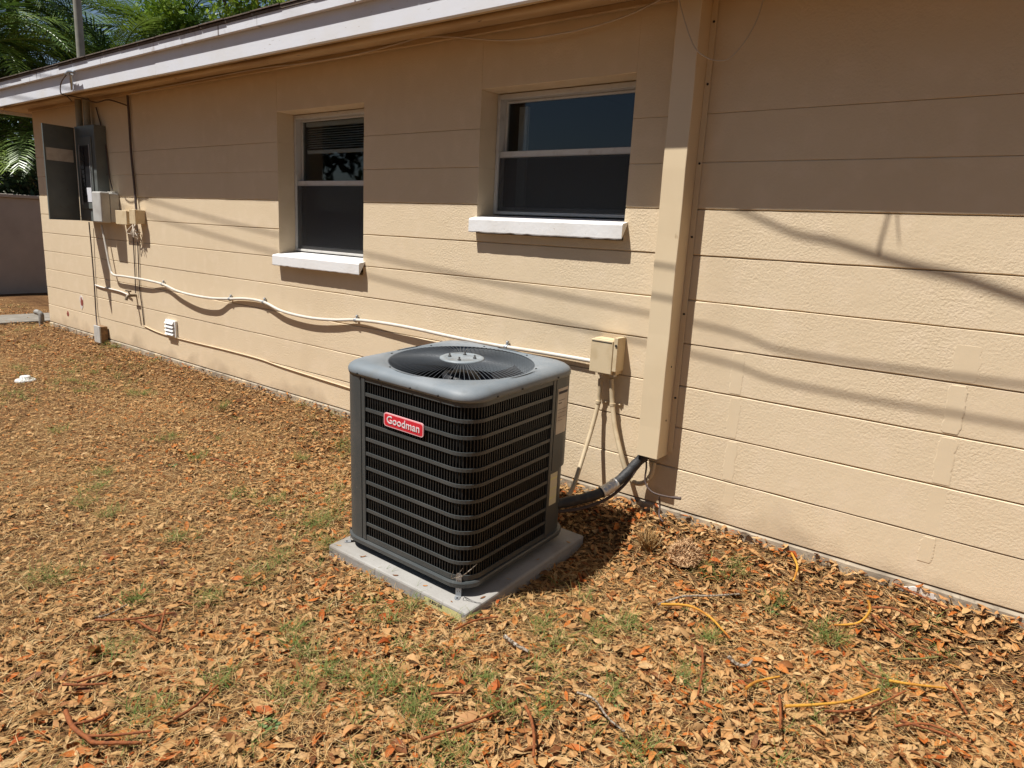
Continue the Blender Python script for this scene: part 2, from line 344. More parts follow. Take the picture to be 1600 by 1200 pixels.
# ------------------------------------------------------------------ house
h = 0.2032
HOUSE_R, HOUSE_B = 5.0, 8.0
house = thing('house', ((HX+HOUSE_R)/2, 4, -.1), 'single storey tan painted block house with white fascia and two recessed windows', 'house')
WIN = [dict(x0=-4.614, x1=-3.666, z0=.957, z1=10*h, rail=1.556, blind=True), dict(x0=-2.686, x1=-1.736, z0=1.270, z1=10*h, rail=1.708, blind=False)]
RE = 0.19
core = MB()
def cut(x0, x1, z0, z1, g=0.0):
    """split a rectangle of the wall around the window openings"""
    out = [(x0, x1, z0, z1)]
    for wn in WIN:
        nxt = []
        for (a, b, c, d) in out:
            wx0, wx1, wz0, wz1 = wn['x0']-g, wn['x1']+g, wn['z0']-g, wn['z1']+g
            if b <= wx0 or a >= wx1 or d <= wz0+1e-4 or c >= wz1-1e-4: nxt.append((a, b, c, d)); continue
            if a < wx0: nxt.append((a, wx0, c, d))
            if b > wx1: nxt.append((wx1, b, c, d))
            if c < wz0-1e-4: nxt.append((max(a, wx0), min(b, wx1), c, wz0))
            if d > wz1+1e-4: nxt.append((max(a, wx0), min(b, wx1), wz1, d))
        out = nxt
    return out
for k in range(12):
    for (a, b, c, d) in cut(HX+.02, HOUSE_R, k*h, (k+1)*h, .012): core.box(a, b, .03, .17, c, d)
wall = core.build('wall', M['wall'], house)
def course(x0, x1, z0, z1):
    n = max(2, int((x1-x0)/.11)); r = rnd; g = .0048 if z0 < 1.45 else .0022
    yoff = r.uniform(-.0010, .0012); ph = r.uniform(0, 9)
    rows = [[], [], [], []]
    for i in range(n+1):
        x = x0+(x1-x0)*i/n
        yo = yoff + .0009*math.sin(x*1.7+ph)
        j = lambda s: r.uniform(-s, s)
        rows[0].append((x, .0085 if z0 < 1.45 else .003, z0+.0005)); rows[1].append((x, yo, z0+g+j(.0014)))
        rows[2].append((x, yo, z1-g+j(.0014))); rows[3].append((x, .0085 if z1 < 1.5 else .003, z1-.0005))
    vs = rows[0]+rows[1]+rows[2]+rows[3]; m = n+1; fs = []
    for q in range(3):
        for i in range(n): fs.append((q*m+i, q*m+i+1, (q+1)*m+i+1, (q+1)*m+i))
    b = len(vs); vs += [(x0, RE+.01, z0+.0006), (x1, RE+.01, z0+.0006), (x1, RE+.01, z1-.0006), (x0, RE+.01, z1-.0006)]
    fs += [tuple([0, b, b+1]+list(range(n, 0, -1))), tuple([b+3]+list(range(3*m, 3*m+n+1))+[b+2]), (b, b+3, b+2, b+1)]
    fs += [(b, 0, m, 2*m, 3*m, b+3), (b+1, b+2, 3*m+n, 2*m+n, m+n, n)]
    return vs, fs
for k in range(10):
    for (a, b, c, d) in cut(HX, HOUSE_R, k*h, (k+1)*h if k < 9 else 12*h):
        vs, fs = course(a, b, c, d); mesh_obj('block_course', vs, fs, M['wall'], wall)
mb = MB(); n = 70
pts = [(HX+(HOUSE_R-HX)*i/n) for i in range(n+1)]
vs = []; fs = []
for i, x in enumerate(pts):
    e = rnd.uniform(-.003, .003); vs += [(x, -.006+e*.6, -.45), (x, -.006+e*.5, -.012+e), (x, .012, .0)]
for i in range(n): fs += [(i*3, i*3+3, i*3+4, i*3+1), (i*3+1, i*3+4, i*3+5, i*3+2)]
mesh_obj('foundation', vs, fs, M['foundation'], house)
mb = MB(); mb.box(HX, HX+.2, .205, HOUSE_B, -.4, 12*h); mb.build('end_wall', M['wall'], house)
mb = MB(); mb.box(HOUSE_R-.2, HOUSE_R, .205, HOUSE_B, -.4, 12*h); mb.build('end_wall', M['wall'], house)
mb = MB(); mb.box(HX+.205, HOUSE_R-.205, HOUSE_B-.2, HOUSE_B, -.4, 12*h); mb.build('back_wall', M['wall'], house)
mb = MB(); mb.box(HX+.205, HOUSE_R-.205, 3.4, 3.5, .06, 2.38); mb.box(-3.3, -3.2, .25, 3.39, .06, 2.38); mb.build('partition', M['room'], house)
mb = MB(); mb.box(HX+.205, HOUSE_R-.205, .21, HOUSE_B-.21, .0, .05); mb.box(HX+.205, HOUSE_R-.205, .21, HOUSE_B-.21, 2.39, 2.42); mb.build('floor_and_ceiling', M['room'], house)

# skim-coat strips over old vertical joints, right of the duct
def strip(xc, z0, z1, wd, seed):
    r = random.Random(seed); n = 26; L_ = []; R_ = []; w0 = wd
    for i in range(n+1):
        z = z0+(z1-z0)*i/n; wd = w0*(.82+.18*min(1, 7*min(i, n-i)/n))*(1+.07*math.sin(i*.6+seed)); xc += r.uniform(-.0012, .0012); L_.append((xc-wd/2+r.uniform(-.0016, .0016), z)); R_.append((xc+wd/2+r.uniform(-.0016, .0016), z))
    vs = []; fs = []
    for i in range(n+1):
        for (x, z, e) in ((L_[i][0]-.004, L_[i][1], 1), (L_[i][0], L_[i][1], 0), (R_[i][0], R_[i][1], 0), (R_[i][0]+.004, R_[i][1], 1)):
            vs.append((x, -.0002 if e else -.0011, z))
    for i in range(n):
        for k in range(3): a = i*4+k; fs.append((a, a+1, a+5, a+4))
    b = len(vs); vs += [(L_[0][0], .004, z0-.004), (R_[0][0], .004, z0-.004), (L_[n][0], .004, z1+.004), (R_[n][0], .004, z1+.004)]
    fs += [(b, b+1, 2, 1), (n*4+1, n*4+2, b+3, b+2)]
    mesh_obj('joint_patch', vs, fs, M['patch'], wall)
sp = [(-1.088, 4, .055, .97), (-1.098, 3, .050, .8), (-1.095, 2, .048, .61), (-1.083, 1, .046, .4), (-1.07, 0, .04, .2),
      (-.252, 4, .085, .98), (-.262, 3, .055, .8), (-.258, 2, .056, .6), (-.262, 1, .05, .4), (-.268, 0, .045, .2)]
for i, (x, k, wd, zt) in enumerate(sp): strip(x, k*h+.010+(.08 if k == 0 else 0), (k+1)*h-.010-(.05 if k == 4 else 0), wd, i)

# windows
def window(wn):
    x0, x1, z0, z1 = wn['x0'], wn['x1'], wn['z0'], wn['z1']; zs = z0+.077
    wd = MB(); t = .024; y0, y1 = RE-.055, RE+.03
    zb = zs+.032
    wd.box(x0+.003, x0+t, y0, y1, zb, z1-.004, .003); wd.box(x1-t, x1-.003, y0, y1, zb, z1-.004, .003)
    wd.box(x0+t+.001, x1-t-.001, y0, y1, z1-t-.006, z1-.004, .003); wd.box(x0+t+.001, x1-t-.001, y0, y1, zb, zb+t*.7, .003)
    win = wd.build('window', M['alum'], house)
    tr = wn['rail']
    s = MB(); sy0, sy1 = RE-.035, RE-.010; q = .020
    X0, X1 = x0+t+.002, x1-t-.002
    s.box(X0, X1, sy0-.006, sy1+.012, tr-.017, tr+.017, .003)
    s.box(X0, X0+q, sy0, sy1, zb+t*.7+.002, tr-.018, .002); s.box(X1-q, X1, sy0, sy1, zb+t*.7+.002, tr-.018, .002); s.box(X0+q+.001, X1-q-.001, sy0, sy1, zb+t*.7+.002, zb+t*.7+.024, .002)
    s.build('lower_sash', M['alum'], win)
    u = MB(); u.box(X0, X0+.012, RE-.005, RE+.018, tr+.019, z1-t-.008, .002); u.box(X1-.012, X1, RE-.005, RE+.018, tr+.019, z1-t-.008, .002); u.box(X0+.013, X1-.013, RE-.005, RE+.018, z1-t-.02, z1-t-.008, .002)
    u.build('upper_sash', M['alum'], win)
    MB().box(X0+.012, X1-.012, RE+.004, RE+.008, tr+.016, z1-t-.018).build('pane', M['glass'], win)
    MB().box(X0+q, X1-q, RE-.024, RE-.020, zb+t*.7+.02, tr-.016).build('pane', M['glass'], win)
    MB().add([(X0+.002, RE-.046, zb+t*.7+.004), (X1-.002, RE-.046, zb+t*.7+.004), (X1-.002, RE-.046, tr-.019), (X0+.002, RE-.046, tr-.019)], [(0, 1, 2, 3)]).build('insect_screen', M['screen'], win)
    # sloping masonry sill, a little chipped along its lower edge
    d = .052; sx0, sx1 = x0-.014, x1+.020; n = 26; vs = []; fs = []
    for i in range(n+1):
        x = sx0+(sx1-sx0)*i/n; e = rnd.uniform(0, .0045) if rnd.random() < .35 else rnd.uniform(0, .001)
        vs += [(x, -d+.002, z0+e), (x, -d, z0+.006+e*.5), (x, -d, zs-.007-rnd.uniform(0, .0012)), (x, -d+.006, zs), (x, .004, zs+.010)]
    for i in range(n):
        for k in range(4): a = i*5+k; fs.append((a, a+5, a+6, a+1))
        fs.append((i*5+4, i*5+9, i*5+5, i*5))
    fs += [(0, 1, 2, 3, 4), (n*5, n*5+4, n*5+3, n*5+2, n*5+1)]
    b = len(vs); xa, xb = x0+.001, x1-.001
    vs += [(xa, .0, zs+.0085), (xb, .0, zs+.0085), (xb, RE+.03, zs+.031), (xa, RE+.03, zs+.031)]
    fs.append((b, b+1, b+2, b+3))
    mesh_obj('sill', vs, fs, M['sill'], win)
    if wn['blind']:
        bl = MB(); bl.box(X0+.02, X1-.02, RE+.024, RE+.050, z1-.075, z1-.045)
        for i in range(9): z = z1-.09-i*.016; bl.add([(X0+.03, RE+.024, z-.008), (X1-.03, RE+.024, z-.008), (X1-.03, RE+.048, z+.004), (X0+.03, RE+.048, z+.004)], [(0, 1, 2, 3)])
        bl.box(X0+.03, X1-.03, RE+.026, RE+.046, z1-.262, z1-.238); bl.build('blind', M['blind'], win)
    else:
        MB().box(X0+.03, X0+.09, RE+.08, RE+.10, zb, z1-.05).build('curtain_edge', M['blind'], win)
    return win
for wn in WIN: window(wn)
# a potted leaf plant inside behind the narrow window
pl = thing('potted_plant', (-4.05, .50, .06), 'green leafy plant inside behind the glass of the window with raised blind', 'plant')
mb = MB(); mb.lathe([(.07, 0), (.10, 1.12), (.11, 1.14), (.09, 1.14)], (-4.05, .50, .06), 16); mb.build('pot', M['jboxdark'], pl)
for i in range(7):
    a = i*.9; L_ = .34+.12*rnd.random(); mb = MB(); c = Vector((-4.05, .50, 1.19)); dr = Vector((math.cos(a)*.4, math.sin(a)*.4, 1)).normalized(); sd = dr.cross(Vector((0, 0, 1))).normalized()
    P = [c+dr*L_*t+Vector((0, 0, -.12*t*t)) for t in (0, .3, .65, 1)]; wv = (.006, .03, .028, .001)
    vs = [p+sd*w_ for p, w_ in zip(P, wv)]+[p-sd*w_ for p, w_ in zip(P, wv)]; mb.add(vs, [(i_, i_+1, i_+5, i_+4) for i_ in range(3)], True); mb.build('leaf', M['weed'], pl)

# roof
EY = .39; XL, XR = HX-.45, HOUSE_R+.45
YB = HOUSE_B+.45; YM = (YB-.44)/2
rz = lambda y: 2.512+(y+.44)*.26
mb = MB()
vs = [(XL, -.430, 2.512), (XR, -.430, 2.512), (XR, YM, rz(YM)), (XL, YM, rz(YM)), (XL, YB, 2.512), (XR, YB, 2.512)]
vs += [(x, y, z-.014) for x, y, z in vs]
fs = [(0, 1, 2, 3), (3, 2, 5, 4), (7, 6, 9, 8), (8, 9, 10, 11), (6, 7, 1, 0), (10, 4, 5, 11), (0, 3, 9, 6), (3, 4, 10, 9), (1, 7, 8, 2), (2, 8, 11, 5)]
roof = mesh_obj('roof', vs, fs, M['shingle'], house)
x = XL; k = 0
while x < HOUSE_R:                                       # the starter course: each shingle tab hangs a little unevenly over the edge
    wd = .305; e = rnd.uniform(0, .014); zz = rnd.uniform(0, .003)
    vs = []
    for yy in (-.434-e, -.30):
        for xx in (x+.003, x+wd-.003): vs += [(xx, yy, rz(yy)+.003+zz*(yy < -.4)), (xx, yy, rz(yy)+.010+zz*(yy < -.4))]
    mesh_obj('shingle', vs, [(0, 2, 3, 1), (1, 3, 7, 5), (4, 5, 7, 6), (0, 1, 5, 4), (2, 6, 7, 3), (0, 4, 6, 2)], M['shingle'], roof)
    x += wd
bx = [XL, -7.35, -5.56, -1.95, HOUSE_R+.45]
for i in range(4):                                       # fascia planks, butted at visible seams
    a, b = bx[i]+.0015, bx[i+1]-.0015; dy = rnd.uniform(-.002, .002)
    MB().box(a, b, -EY+dy, -EY+.030+dy, 2.286+rnd.uniform(-.002, .002), 2.445, .002).build('fascia_board', M['white'], roof)
bx = [XL, -6.4, -2.8, HOUSE_R+.45]
for i in range(3):
    a, b = bx[i]+.0015, bx[i+1]-.0015
    MB().box(a, b, -EY-.034, -EY-.004, 2.437, 2.497, .002).build('drip_board', M['drip'], roof)
MB().box(XL, XR, -EY+.033, -.012, 2.334, 2.352).build('soffit', M['soffit'], roof)
MB().box(XL, HX-.012, -.010, 3, 2.334, 2.352).build('soffit', M['soffit'], roof)
MB().box(XL, XR, -EY+.032, -EY+.075, 2.294, 2.333, .002).build('soffit_batten', M['soffit'], roof)
mb = MB(); mb.tube([(XL+.3, -.205, 2.318), (-6, -.204, 2.316), (-3, -.206, 2.318), (0, -.205, 2.316), (XR, -.205, 2.318)], .016, 10); mb.build('soffit_bead', M['soffit'], roof)
MB().box(HX, XR, -.035, -.010, 2.306, 2.333, .003).build('wall_trim', M['soffit'], roof)
MB().box(XL-.03, XL-.002, -.42, YM, 2.30, 2.45).build('rake_board', M['white'], roof)

# ------------------------------------------------------------------ line-set cover on the wall
duct = thing('line_set_cover', (-1.445, -.055, .262), 'tall tan metal duct cover running up the wall between the windows and blank wall', 'duct')
dx0, dx1, dd = -1.502, -1.392, .112
mb = MB(); zt = 2.33; zb = .262
n = 14
prof = [(dx0-.0, .001), (dx0, -dd+.002), (dx0+.002, -dd), (dx1-.002, -dd), (dx1, -dd+.002), (dx1, .001)]
vs = []; fs = []
for i in range(n+1):
    z = zb+(zt-zb)*i/n; e = .0016*math.sin(i*1.9)
    for k, (x, y) in enumerate(prof): vs.append((x+(e*.5 if k in (3, 4) else 0), y+(e if 0 < k < 5 else 0), z))
for i in range(n):
    for k in range(5): a = i*6+k; fs.append((a, a+1, a+7, a+6))
mesh_obj('channel', vs, fs, M['duct'], duct)
MB().box(dx1+.0005, dx1+.026, -.010, -.004, zb+.02, zt, .001).build('flange', M['duct'], duct)
MB().box(dx0-.026, dx0-.0005, -.010, -.004, zb+.02, zt, .001).build('flange', M['duct'], duct)
for z in (.55, .95, 1.3, 1.62, 1.95, 2.2): MB().lathe([(.0055, 0), (.005, .003), (.001, .004)], (dx1+.015, -.010, z), 8, axis='y').build('screw', M['bolt'], duct)
for z in (.44, .7): MB().box(dx1+.0003, dx1+.0025, -.06, -.055, z, z+.008).build('screw', M['bolt'], duct)

# insulated pipe from the cover to the condenser
ls = thing('refrigerant_line', (-1.6, -.3, -.05), 'thick black insulated pipe leaving the bottom of the tan duct cover', 'pipe')
path = catmull([(-1.455, -.055, .40), (-1.462, -.058, .285), (-1.505, -.085, .215), (-1.54, -.14, .150), (-1.572, -.22, .100), (-1.612, -.30, .070), (-1.70, -.44, .045), (-1.72, -.47, .045)], 7)
mb = MB(); mb.tube(path, [.0245+.0012*math.sin(i*1.3) for i in range(len(path))], 14); ins = mb.build('insulation', M['insul'], ls)
q = [p for p in path if -1.596 < p.x < -1.556]
mb = MB(); mb.tube(q, [.0275+.002*(i % 2) for i in range(len(q))], 12); mb.build('foil_tape', M['tape'], ls)
path = catmull([(-1.475, -.05, .33), (-1.482, -.052, .27), (-1.498, -.10, .19), (-1.535, -.16, .10), (-1.575, -.24, .045), (-1.64, -.35, .012), (-1.72, -.46, .0)], 6)
mb = MB(); mb.tube(path, .008, 8); mb.build('liquid_line', M['cable'], ls)
path = catmull([W(1008, 700, -.06), W(1010, 728, -.06), W(1008, 752, -.07), W(1018, 768, -.08), W(1038, 775, -.08), W(1064, 779, -.07)], 6)
mb = MB(); mb.tube(path, [.0045]*(len(path)-4)+[.0075]*4, 8)
mb.build('control_wire', M['cable'], label='loose thin dark wire hanging from under the duct cover', cat='wire')
path = catmull([W(1030, 776, -.08), W(1031, 790, -.07), W(1030, 806, -.10), W(1036, 815, -.14)], 5)
mb = MB(); mb.tube(path, .0045, 6); mb.build('cable_end', M['cable'], label='short dark cable end poking into the litter below the duct cover', cat='wire')

# ------------------------------------------------------------------ disconnect box and its conduits
db = thing('disconnect_box', (-1.735, -.05, .60), 'tan electrical disconnect box with hinged lid on the wall above the condenser', 'electrical box')
bx0, bx1, bz0, bz1 = -1.822, -1.676, .615, .795
MB().box(bx0+.006, bx1-.006, -.062, -.001, bz0, bz1-.006, .003).build('box_body', M['jbox'], db)
mb = MB(); mb.box(bx0-.001, bx1-.020, -.083, -.063, bz0+.002, bz1-.010, .004); lid = mb.build('lid', M['jbox'], db)
MB().box(bx0+.006, bx1-.026, -.0845, -.0835, bz1-.022, bz1-.018).build('lid_seam', M['dark'], lid)
MB().box(bx1-.018, bx1+.004, -.080, -.001, bz0+.02, bz1+.008, .002).build('hasp_flange', M['jbox'], db)
MB().lathe([(.006, 0), (.006, .004)], (bx1-.004, -.0802, bz1-.03), 8, axis='y').build('hasp_hole', M['bolt'], db)
mb = MB(); mb.box(-1.79, -1.76, -.05, -.02, bz0-.014, bz0-.0005, .003); mb.build('connector', M['pvc'], db); MB().box(-1.725, -1.695, -.05, -.02, bz0-.014, bz0-.0005, .003).build('connector', M['pvc'], db)
pathL = catmull([W(938, 592, -.04), W(937, 612, -.035), W(935, 630, -.035), W(925, 668, -.07), W(909, 720, -.15), W(897, 757, -.22), W(888, 775, -.27)], 7)
mb = MB(); mb.tube(pathL, .0115, 10); cl = mb.build('flexible_conduit', M['whip'], label='tan flexible conduit slanting from the disconnect box down behind the condenser', cat='conduit')
pathR = catmull([W(955, 592, -.04), W(956, 612, -.035), W(957, 632, -.035), W(961, 668, -.05), W(970, 708, -.07), W(980, 740, -.07), W(992, 754, -.06), W(1006, 754, -.05), W(1017, 742, -.04), W(1022, 722, -.035)], 7)
mb = MB(); mb.tube(pathR, .0125, 10); cr_ = mb.build('flexible_conduit', M['whip'], label='tan flexible conduit curling from the disconnect box under the duct cover', cat='conduit')
for (u, v, par) in ((935, 628, cl), (957, 632, cr_)):
    c = W(u, v, -.035); mb = MB(); mb.tube([c+Vector((0, 0, -.007)), c+Vector((0, 0, .007))], .0155, 10); mb.box(c.x+.012, c.x+.034, -.008, -.002, c.z-.007, c.z+.007, .002)
    mb.lathe([(.006, 0), (.005, .005), (.001, .006)], (c.x+.027, -.008, c.z), 8, axis='y'); mb.build('clamp', M['whip'], par)

# ------------------------------------------------------------------ concrete pad
pad = thing('equipment_pad', (CX, CY, PAD_T), 'square grey concrete pad under the air conditioning unit', 'concrete pad')
mb = MB(); mb.box(PAD[0], PAD[1], PAD[2], PAD[3], -.27, PAD_T, .009); mb.build('slab', M['concrete'], pad)
pad.rotation_mode = 'QUATERNION'; pad.rotation_quaternion = SETTLE.to_quaternion()
lx0, lx1 = CX+.205, CX+.405; ly = PAD[2]-.0012
mb = MB(); n = 10; vs = []; fs = []
for i in range(n+1):
    x = lx0+(lx1-lx0)*i/n; vs += [(x, ly, -.196+.004*math.sin(i*2.1)), (x, ly, -.156+.001*math.sin(i))]
fs = [(i*2, i*2+2, i*2+3, i*2+1) for i in range(n)]
st = mesh_obj('sticker', vs, fs, M['yellowlabel'], pad)
tv, tf = text_mesh('HURRICANE', .021, .0002, .0005)
mesh_obj('lettering', [(lx0+.062+x*.62, ly-.0006-z, -.167+y) for x, y, z in tv], tf, M['ink'], st)

# ------------------------------------------------------------------ condenser
ZB, ZT = -.108, .720
unit = thing('condenser', (CX, CY, PAD_T), 'grey louvered air conditioning condenser with red badge and round fan grille on top', 'air conditioner')
unit.rotation_mode = 'QUATERNION'; unit.rotation_quaternion = SETTLE.to_quaternion()
def rsq(hs, r, n=10):
    """closed rounded square (counter-clockwise from the right side), points with outward normals"""
    out = []
    for q, (sx, sy) in enumerate(((1, 1), (-1, 1), (-1, -1), (1, -1))):
        for i in range(n+1):
            a = math.pi/2*(q+i/n); out.append((sx*(hs-r)+r*math.cos(a), sy*(hs-r)+r*math.sin(a), math.cos(a), math.sin(a)))
    return out
class Path2:
    def __init__(s, hs, r):
        P = rsq(hs, r, 12); P.append(P[0]); s.P = P; s.L = [0]
        for a, b in zip(P, P[1:]): s.L.append(s.L[-1]+math.hypot(b[0]-a[0], b[1]-a[1]))
    def at(s, l):
        T = s.L[-1]; l %= T
        for i in range(len(s.L)-1):
            if s.L[i+1] >= l:
                d = s.L[i+1]-s.L[i]; t = (l-s.L[i])/d if d > 1e-9 else 0; a, b = s.P[i], s.P[i+1]
                return tuple(a[k]+(b[k]-a[k])*t for k in range(4))
P_ = Path2(S2, .098); PT = P_.L[-1]
def arc_where(test, step=.002):
    l = 0
    while l < PT:
        x, y, _, _ = P_.at(l)
        if test(x, y): return l
        l += step
# the louvered wrap starts at the front-left post, runs along the front and the right side to the service panel
l_start = arc_where(lambda x, y: y < -S2+.0005 and x > -.222)
l_right = arc_where(lambda x, y: x > S2-.0005 and -.1 < y < .0) or PT
l_end = arc_where(lambda x, y: x > S2-.0005 and y > .185 and y < .195)
Lf0 = l_start; Lf1 = l_end if l_end > l_start else PT + l_end
def sweep(mb, l0, l1, o0, o1, z0, z1, step=.02):
    n = max(2, int((l1-l0)/step)); vs = []; fs = []
    for i in range(n+1):
        x, y, nx_, ny_ = P_.at(l0+(l1-l0)*i/n)
        for (o, z) in ((o0, z0), (o1, z0), (o1, z1), (o0, z1)): vs.append((CX+x+nx_*o, CY+y+ny_*o, z))
    for i in range(n):
        for k in range(4): a = i*4+k; b = i*4+(k+1) % 4; fs.append((a, a+4, b+4, b))
    fs += [(0, 1, 2, 3), (n*4+3, n*4+2, n*4+1, n*4)]
    mb.add(vs, fs, False); return mb
zl0, zl1 = -.063, .663
coil = MB(); c_ = rsq(S2-.022, .08, 8); m = len(c_)
coil.add([(CX+a[0], CY+a[1], z) for z in (-.09, .672) for a in c_], [(i, (i+1) % m, m+(i+1) % m, m+i) for i in range(m)]); coil.build('coil', M['coil'], unit)
NR = 11; pit = (zl1-zl0)/NR
wraps = [(Lf0, Lf1), (arc_where(lambda x, y: x < -S2+.0005 and y < .26) , arc_where(lambda x, y: x < -S2+.0005 and y < -.255)), (arc_where(lambda x, y: y > S2-.0005 and x < .15), arc_where(lambda x, y: y > S2-.0005 and x < -.255))]
names = 0
for wi, (a, b) in enumerate(wraps):
    for i in range(NR+1):
        zc = zl0+pit*i; bh = .0142 if 0 < i < NR else .022
        sweep(MB(), a, b, -.004, .0, zc-bh/2, zc+bh/2).build('louver_band', M['unit'], unit)
    mb = MB(); l = a+.007
    while l < b-.004:
        x, y, nx_, ny_ = P_.at(l); tx, ty = -ny_, nx_
        bx_, by_ = CX+x-nx_*.0075, CY+y-ny_*.0075; hw, th = .0021, .0030
        cs = [(bx_+tx*s*hw+nx_*q*th, by_+ty*s*hw+ny_*q*th) for s, q in ((-1, -1), (1, -1), (1, 1), (-1, 1))]
        mb.add([(p[0], p[1], z) for z in (zl0, zl1) for p in cs], [(0, 1, 5, 4), (1, 2, 6, 5), (2, 3, 7, 6), (3, 0, 4, 7)])
        l += .0146
    mb.build('louver_fins', M['louver'], unit)
    for l in (a, b):
        l0_, l1_ = (l-.012, l+.008) if l == a else (l-.008, l+.012)
        sweep(MB(), l0_, l1_, -.006, .0022, zl0-.011, zl1+.011, .01).build('louver_stile', M['unit'], unit)
# corner posts
pa = arc_where(lambda x, y: x < -S2+.0005 and y < -.27)
sweep(MB(), pa, Lf0-.018, -.006, .0015, -.085, .672, .01).build('corner_post', M['unit'], unit)
sweep(MB(), arc_where(lambda x, y: y > S2-.0005 and x < -.27), arc_where(lambda x, y: x < -S2+.0005 and y < .275), -.006, .0015, -.085, .672, .01).build('corner_post', M['unit'], unit)
# service panel wraps the rear right corner: upper control cover stands proud of the lower panel
sa = Lf1+.015; sb = PT+arc_where(lambda x, y: y > S2-.0005 and x < .165)
svc = sweep(MB(), sa, sb, -.004, .0035, .247, .672, .01).build('control_cover', M['unit'], unit)
sweep(MB(), sa, sb, -.012, -.007, -.085, .246, .01).build('lower_panel', M['unit'], unit)
sweep(MB(), sa+.012, sa+.095, .0036, .0044, .415, .625, .01).build('paper_label', M['paper'], svc)
for i, (z, a0, a1, t) in enumerate(((.606, .017, .090, .012), (.571, .02, .07, .002), (.558, .02, .045, .004), (.528, .016, .092, .0015), (.513, .02, .08, .0012), (.493, .02, .085, .0012), (.478, .02, .06, .0012))):
    sweep(MB(), sa+a0, sa+a1, .0045, .0049, z-t/2, z+t/2, .01).build('print_line', M['ink'], svc)
lab = sweep(MB(), sa+.008, sa+.066, -.0069, -.0061, .070, .225, .01).build('warning_label', M['warn'], unit)
for z in (.20, .15, .105): sweep(MB(), sa+.009, sa+.065, -.006, -.0056, z-.004, z+.004, .01).build('label_stripe', M['yellowlabel'], lab)
# base pan and feet
mb = MB(); c_ = rsq(S2+.006, .10, 10); m = len(c_)
lv = []
for (o, z) in ((-.010, ZB), (.0, ZB+.004), (.004, ZB+.024), (.0, ZB+.030), (-.012, ZB+.031)): lv += [(CX+a[0]+a[2]*o, CY+a[1]+a[3]*o, z) for a in c_]
fs = [(k*m+i, k*m+(i+1) % m, (k+1)*m+(i+1) % m, (k+1)*m+i) for k in range(4) for i in range(m)]; fs += [tuple(range(m))[::-1], tuple(range(4*m, 5*m))]
mb.add(lv, fs); mb.build('base_pan', M['unit'], unit)
for sx in (-1, 1):
    for sy in (-1, 1): MB().lathe([(.03, 0), (.03, ZB-PAD_T+.001)], (CX+sx*.25, CY+sy*.25, PAD_T+.0005), 12).build('foot', M['blackmetal'], unit)
# hold-down straps
def strap(x, y, dx_, dy_, top):
    nx_, ny_ = dx_, dy_; tx, ty = -ny_, nx_; wv = .0115; mb = MB()
    def quad(pts): mb.add(pts, [(0, 1, 2, 3)])
    A = [(x+tx*s*wv, y+ty*s*wv) for s in (-1, 1)]
    for o in (0, .0015):
        vs = [(A[0][0]+nx_*o, A[0][1]+ny_*o, PAD_T+.003), (A[1][0]+nx_*o, A[1][1]+ny_*o, PAD_T+.003), (A[1][0]+nx_*o, A[1][1]+ny_*o, top-.008), (x+tx*.006+nx_*o, y+ty*.006+ny_*o, top), (x-tx*.006+nx_*o, y-ty*.006+ny_*o, top), (A[0][0]+nx_*o, A[0][1]+ny_*o, top-.008)]
        mb.add(vs, [(0, 1, 2, 3, 4, 5)])
    E_ = .030
    mb.add([(A[0][0], A[0][1], PAD_T+.003), (A[1][0], A[1][1], PAD_T+.003), (A[1][0]+nx_*(E_-.008), A[1][1]+ny_*(E_-.008), PAD_T+.002), (x+tx*.006+nx_*E_, y+ty*.006+ny_*E_, PAD_T+.002), (x-tx*.006+nx_*E_, y-ty*.006+ny_*E_, PAD_T+.002), (A[0][0]+nx_*(E_-.008), A[0][1]+ny_*(E_-.008), PAD_T+.002)], [(0, 1, 2, 3, 4, 5)])
    o = mb.build('hold_down_strap', M['galv'], unit)
    mb = MB()
    for k in range(4):
        for s in (-1, 1): mb.lathe([(.0024, 0), (.0022, .0006)], (x+tx*s*.005+nx_*.0018, y+ty*s*.005+ny_*.0018, PAD_T+.022+k*.016), 6, axis='y')
    mb.lathe([(.0045, 0), (.0035, .003)], (x+nx_*.019, y+ny_*.019, PAD_T+.0022), 8); mb.build('strap_holes', M['bolt'], o)
strap(CX+S2-.046, CY-S2+.012, .45, -.893, PAD_T+.105)
strap(CX-S2+.02, CY-S2+.028, -.6, -.8, PAD_T+.075)
# top cover
N = 96
def sq_loop(hs, r):
    pts = []
    for k in range(N):
        a = 2*math.pi*k/N; c, s = math.cos(a), math.sin(a)
        lo, hi = 0, 2*hs
        for _ in range(30):
            md = (lo+hi)/2; x, y = abs(md*c), abs(md*s); ins = x <= hs and y <= hs and not (x > hs-r and y > hs-r and math.hypot(x-hs+r, y-hs+r) > r)
            if ins: lo = md
            else: hi = md
        pts.append((lo*c, lo*s))
    return pts
loops = []
for (o, z, r) in ((-.012, .6745, .09), (.006, .672, .105), (.0078, .682, .106), (.0068, .692, .106), (.002, .7025, .104), (-.008, .7110, .100), (-.022, .7175, .094), (-.036, .7205, .085)):
    loops.append([(x, y, z) for x, y in sq_loop(S2+o, r)])
for (r, z) in ((.3415, .7222), (.3380, .7190), (.323, .7180), (.3195, .7160), (.3175, .705), (.3165, .60)):
    loops.append([(r*math.cos(2*math.pi*k/N), r*math.sin(2*math.pi*k/N), z) for k in range(N)])
vs = [(CX+x, CY+y, z) for lp in loops for x, y, z in lp]
fs = [(q*N+k, q*N+(k+1) % N, (q+1)*N+(k+1) % N, (q+1)*N+k) for q in range(len(loops)-1) for k in range(N)]
cov = mesh_obj('top_cover', vs, fs, M['cover'], unit, True)
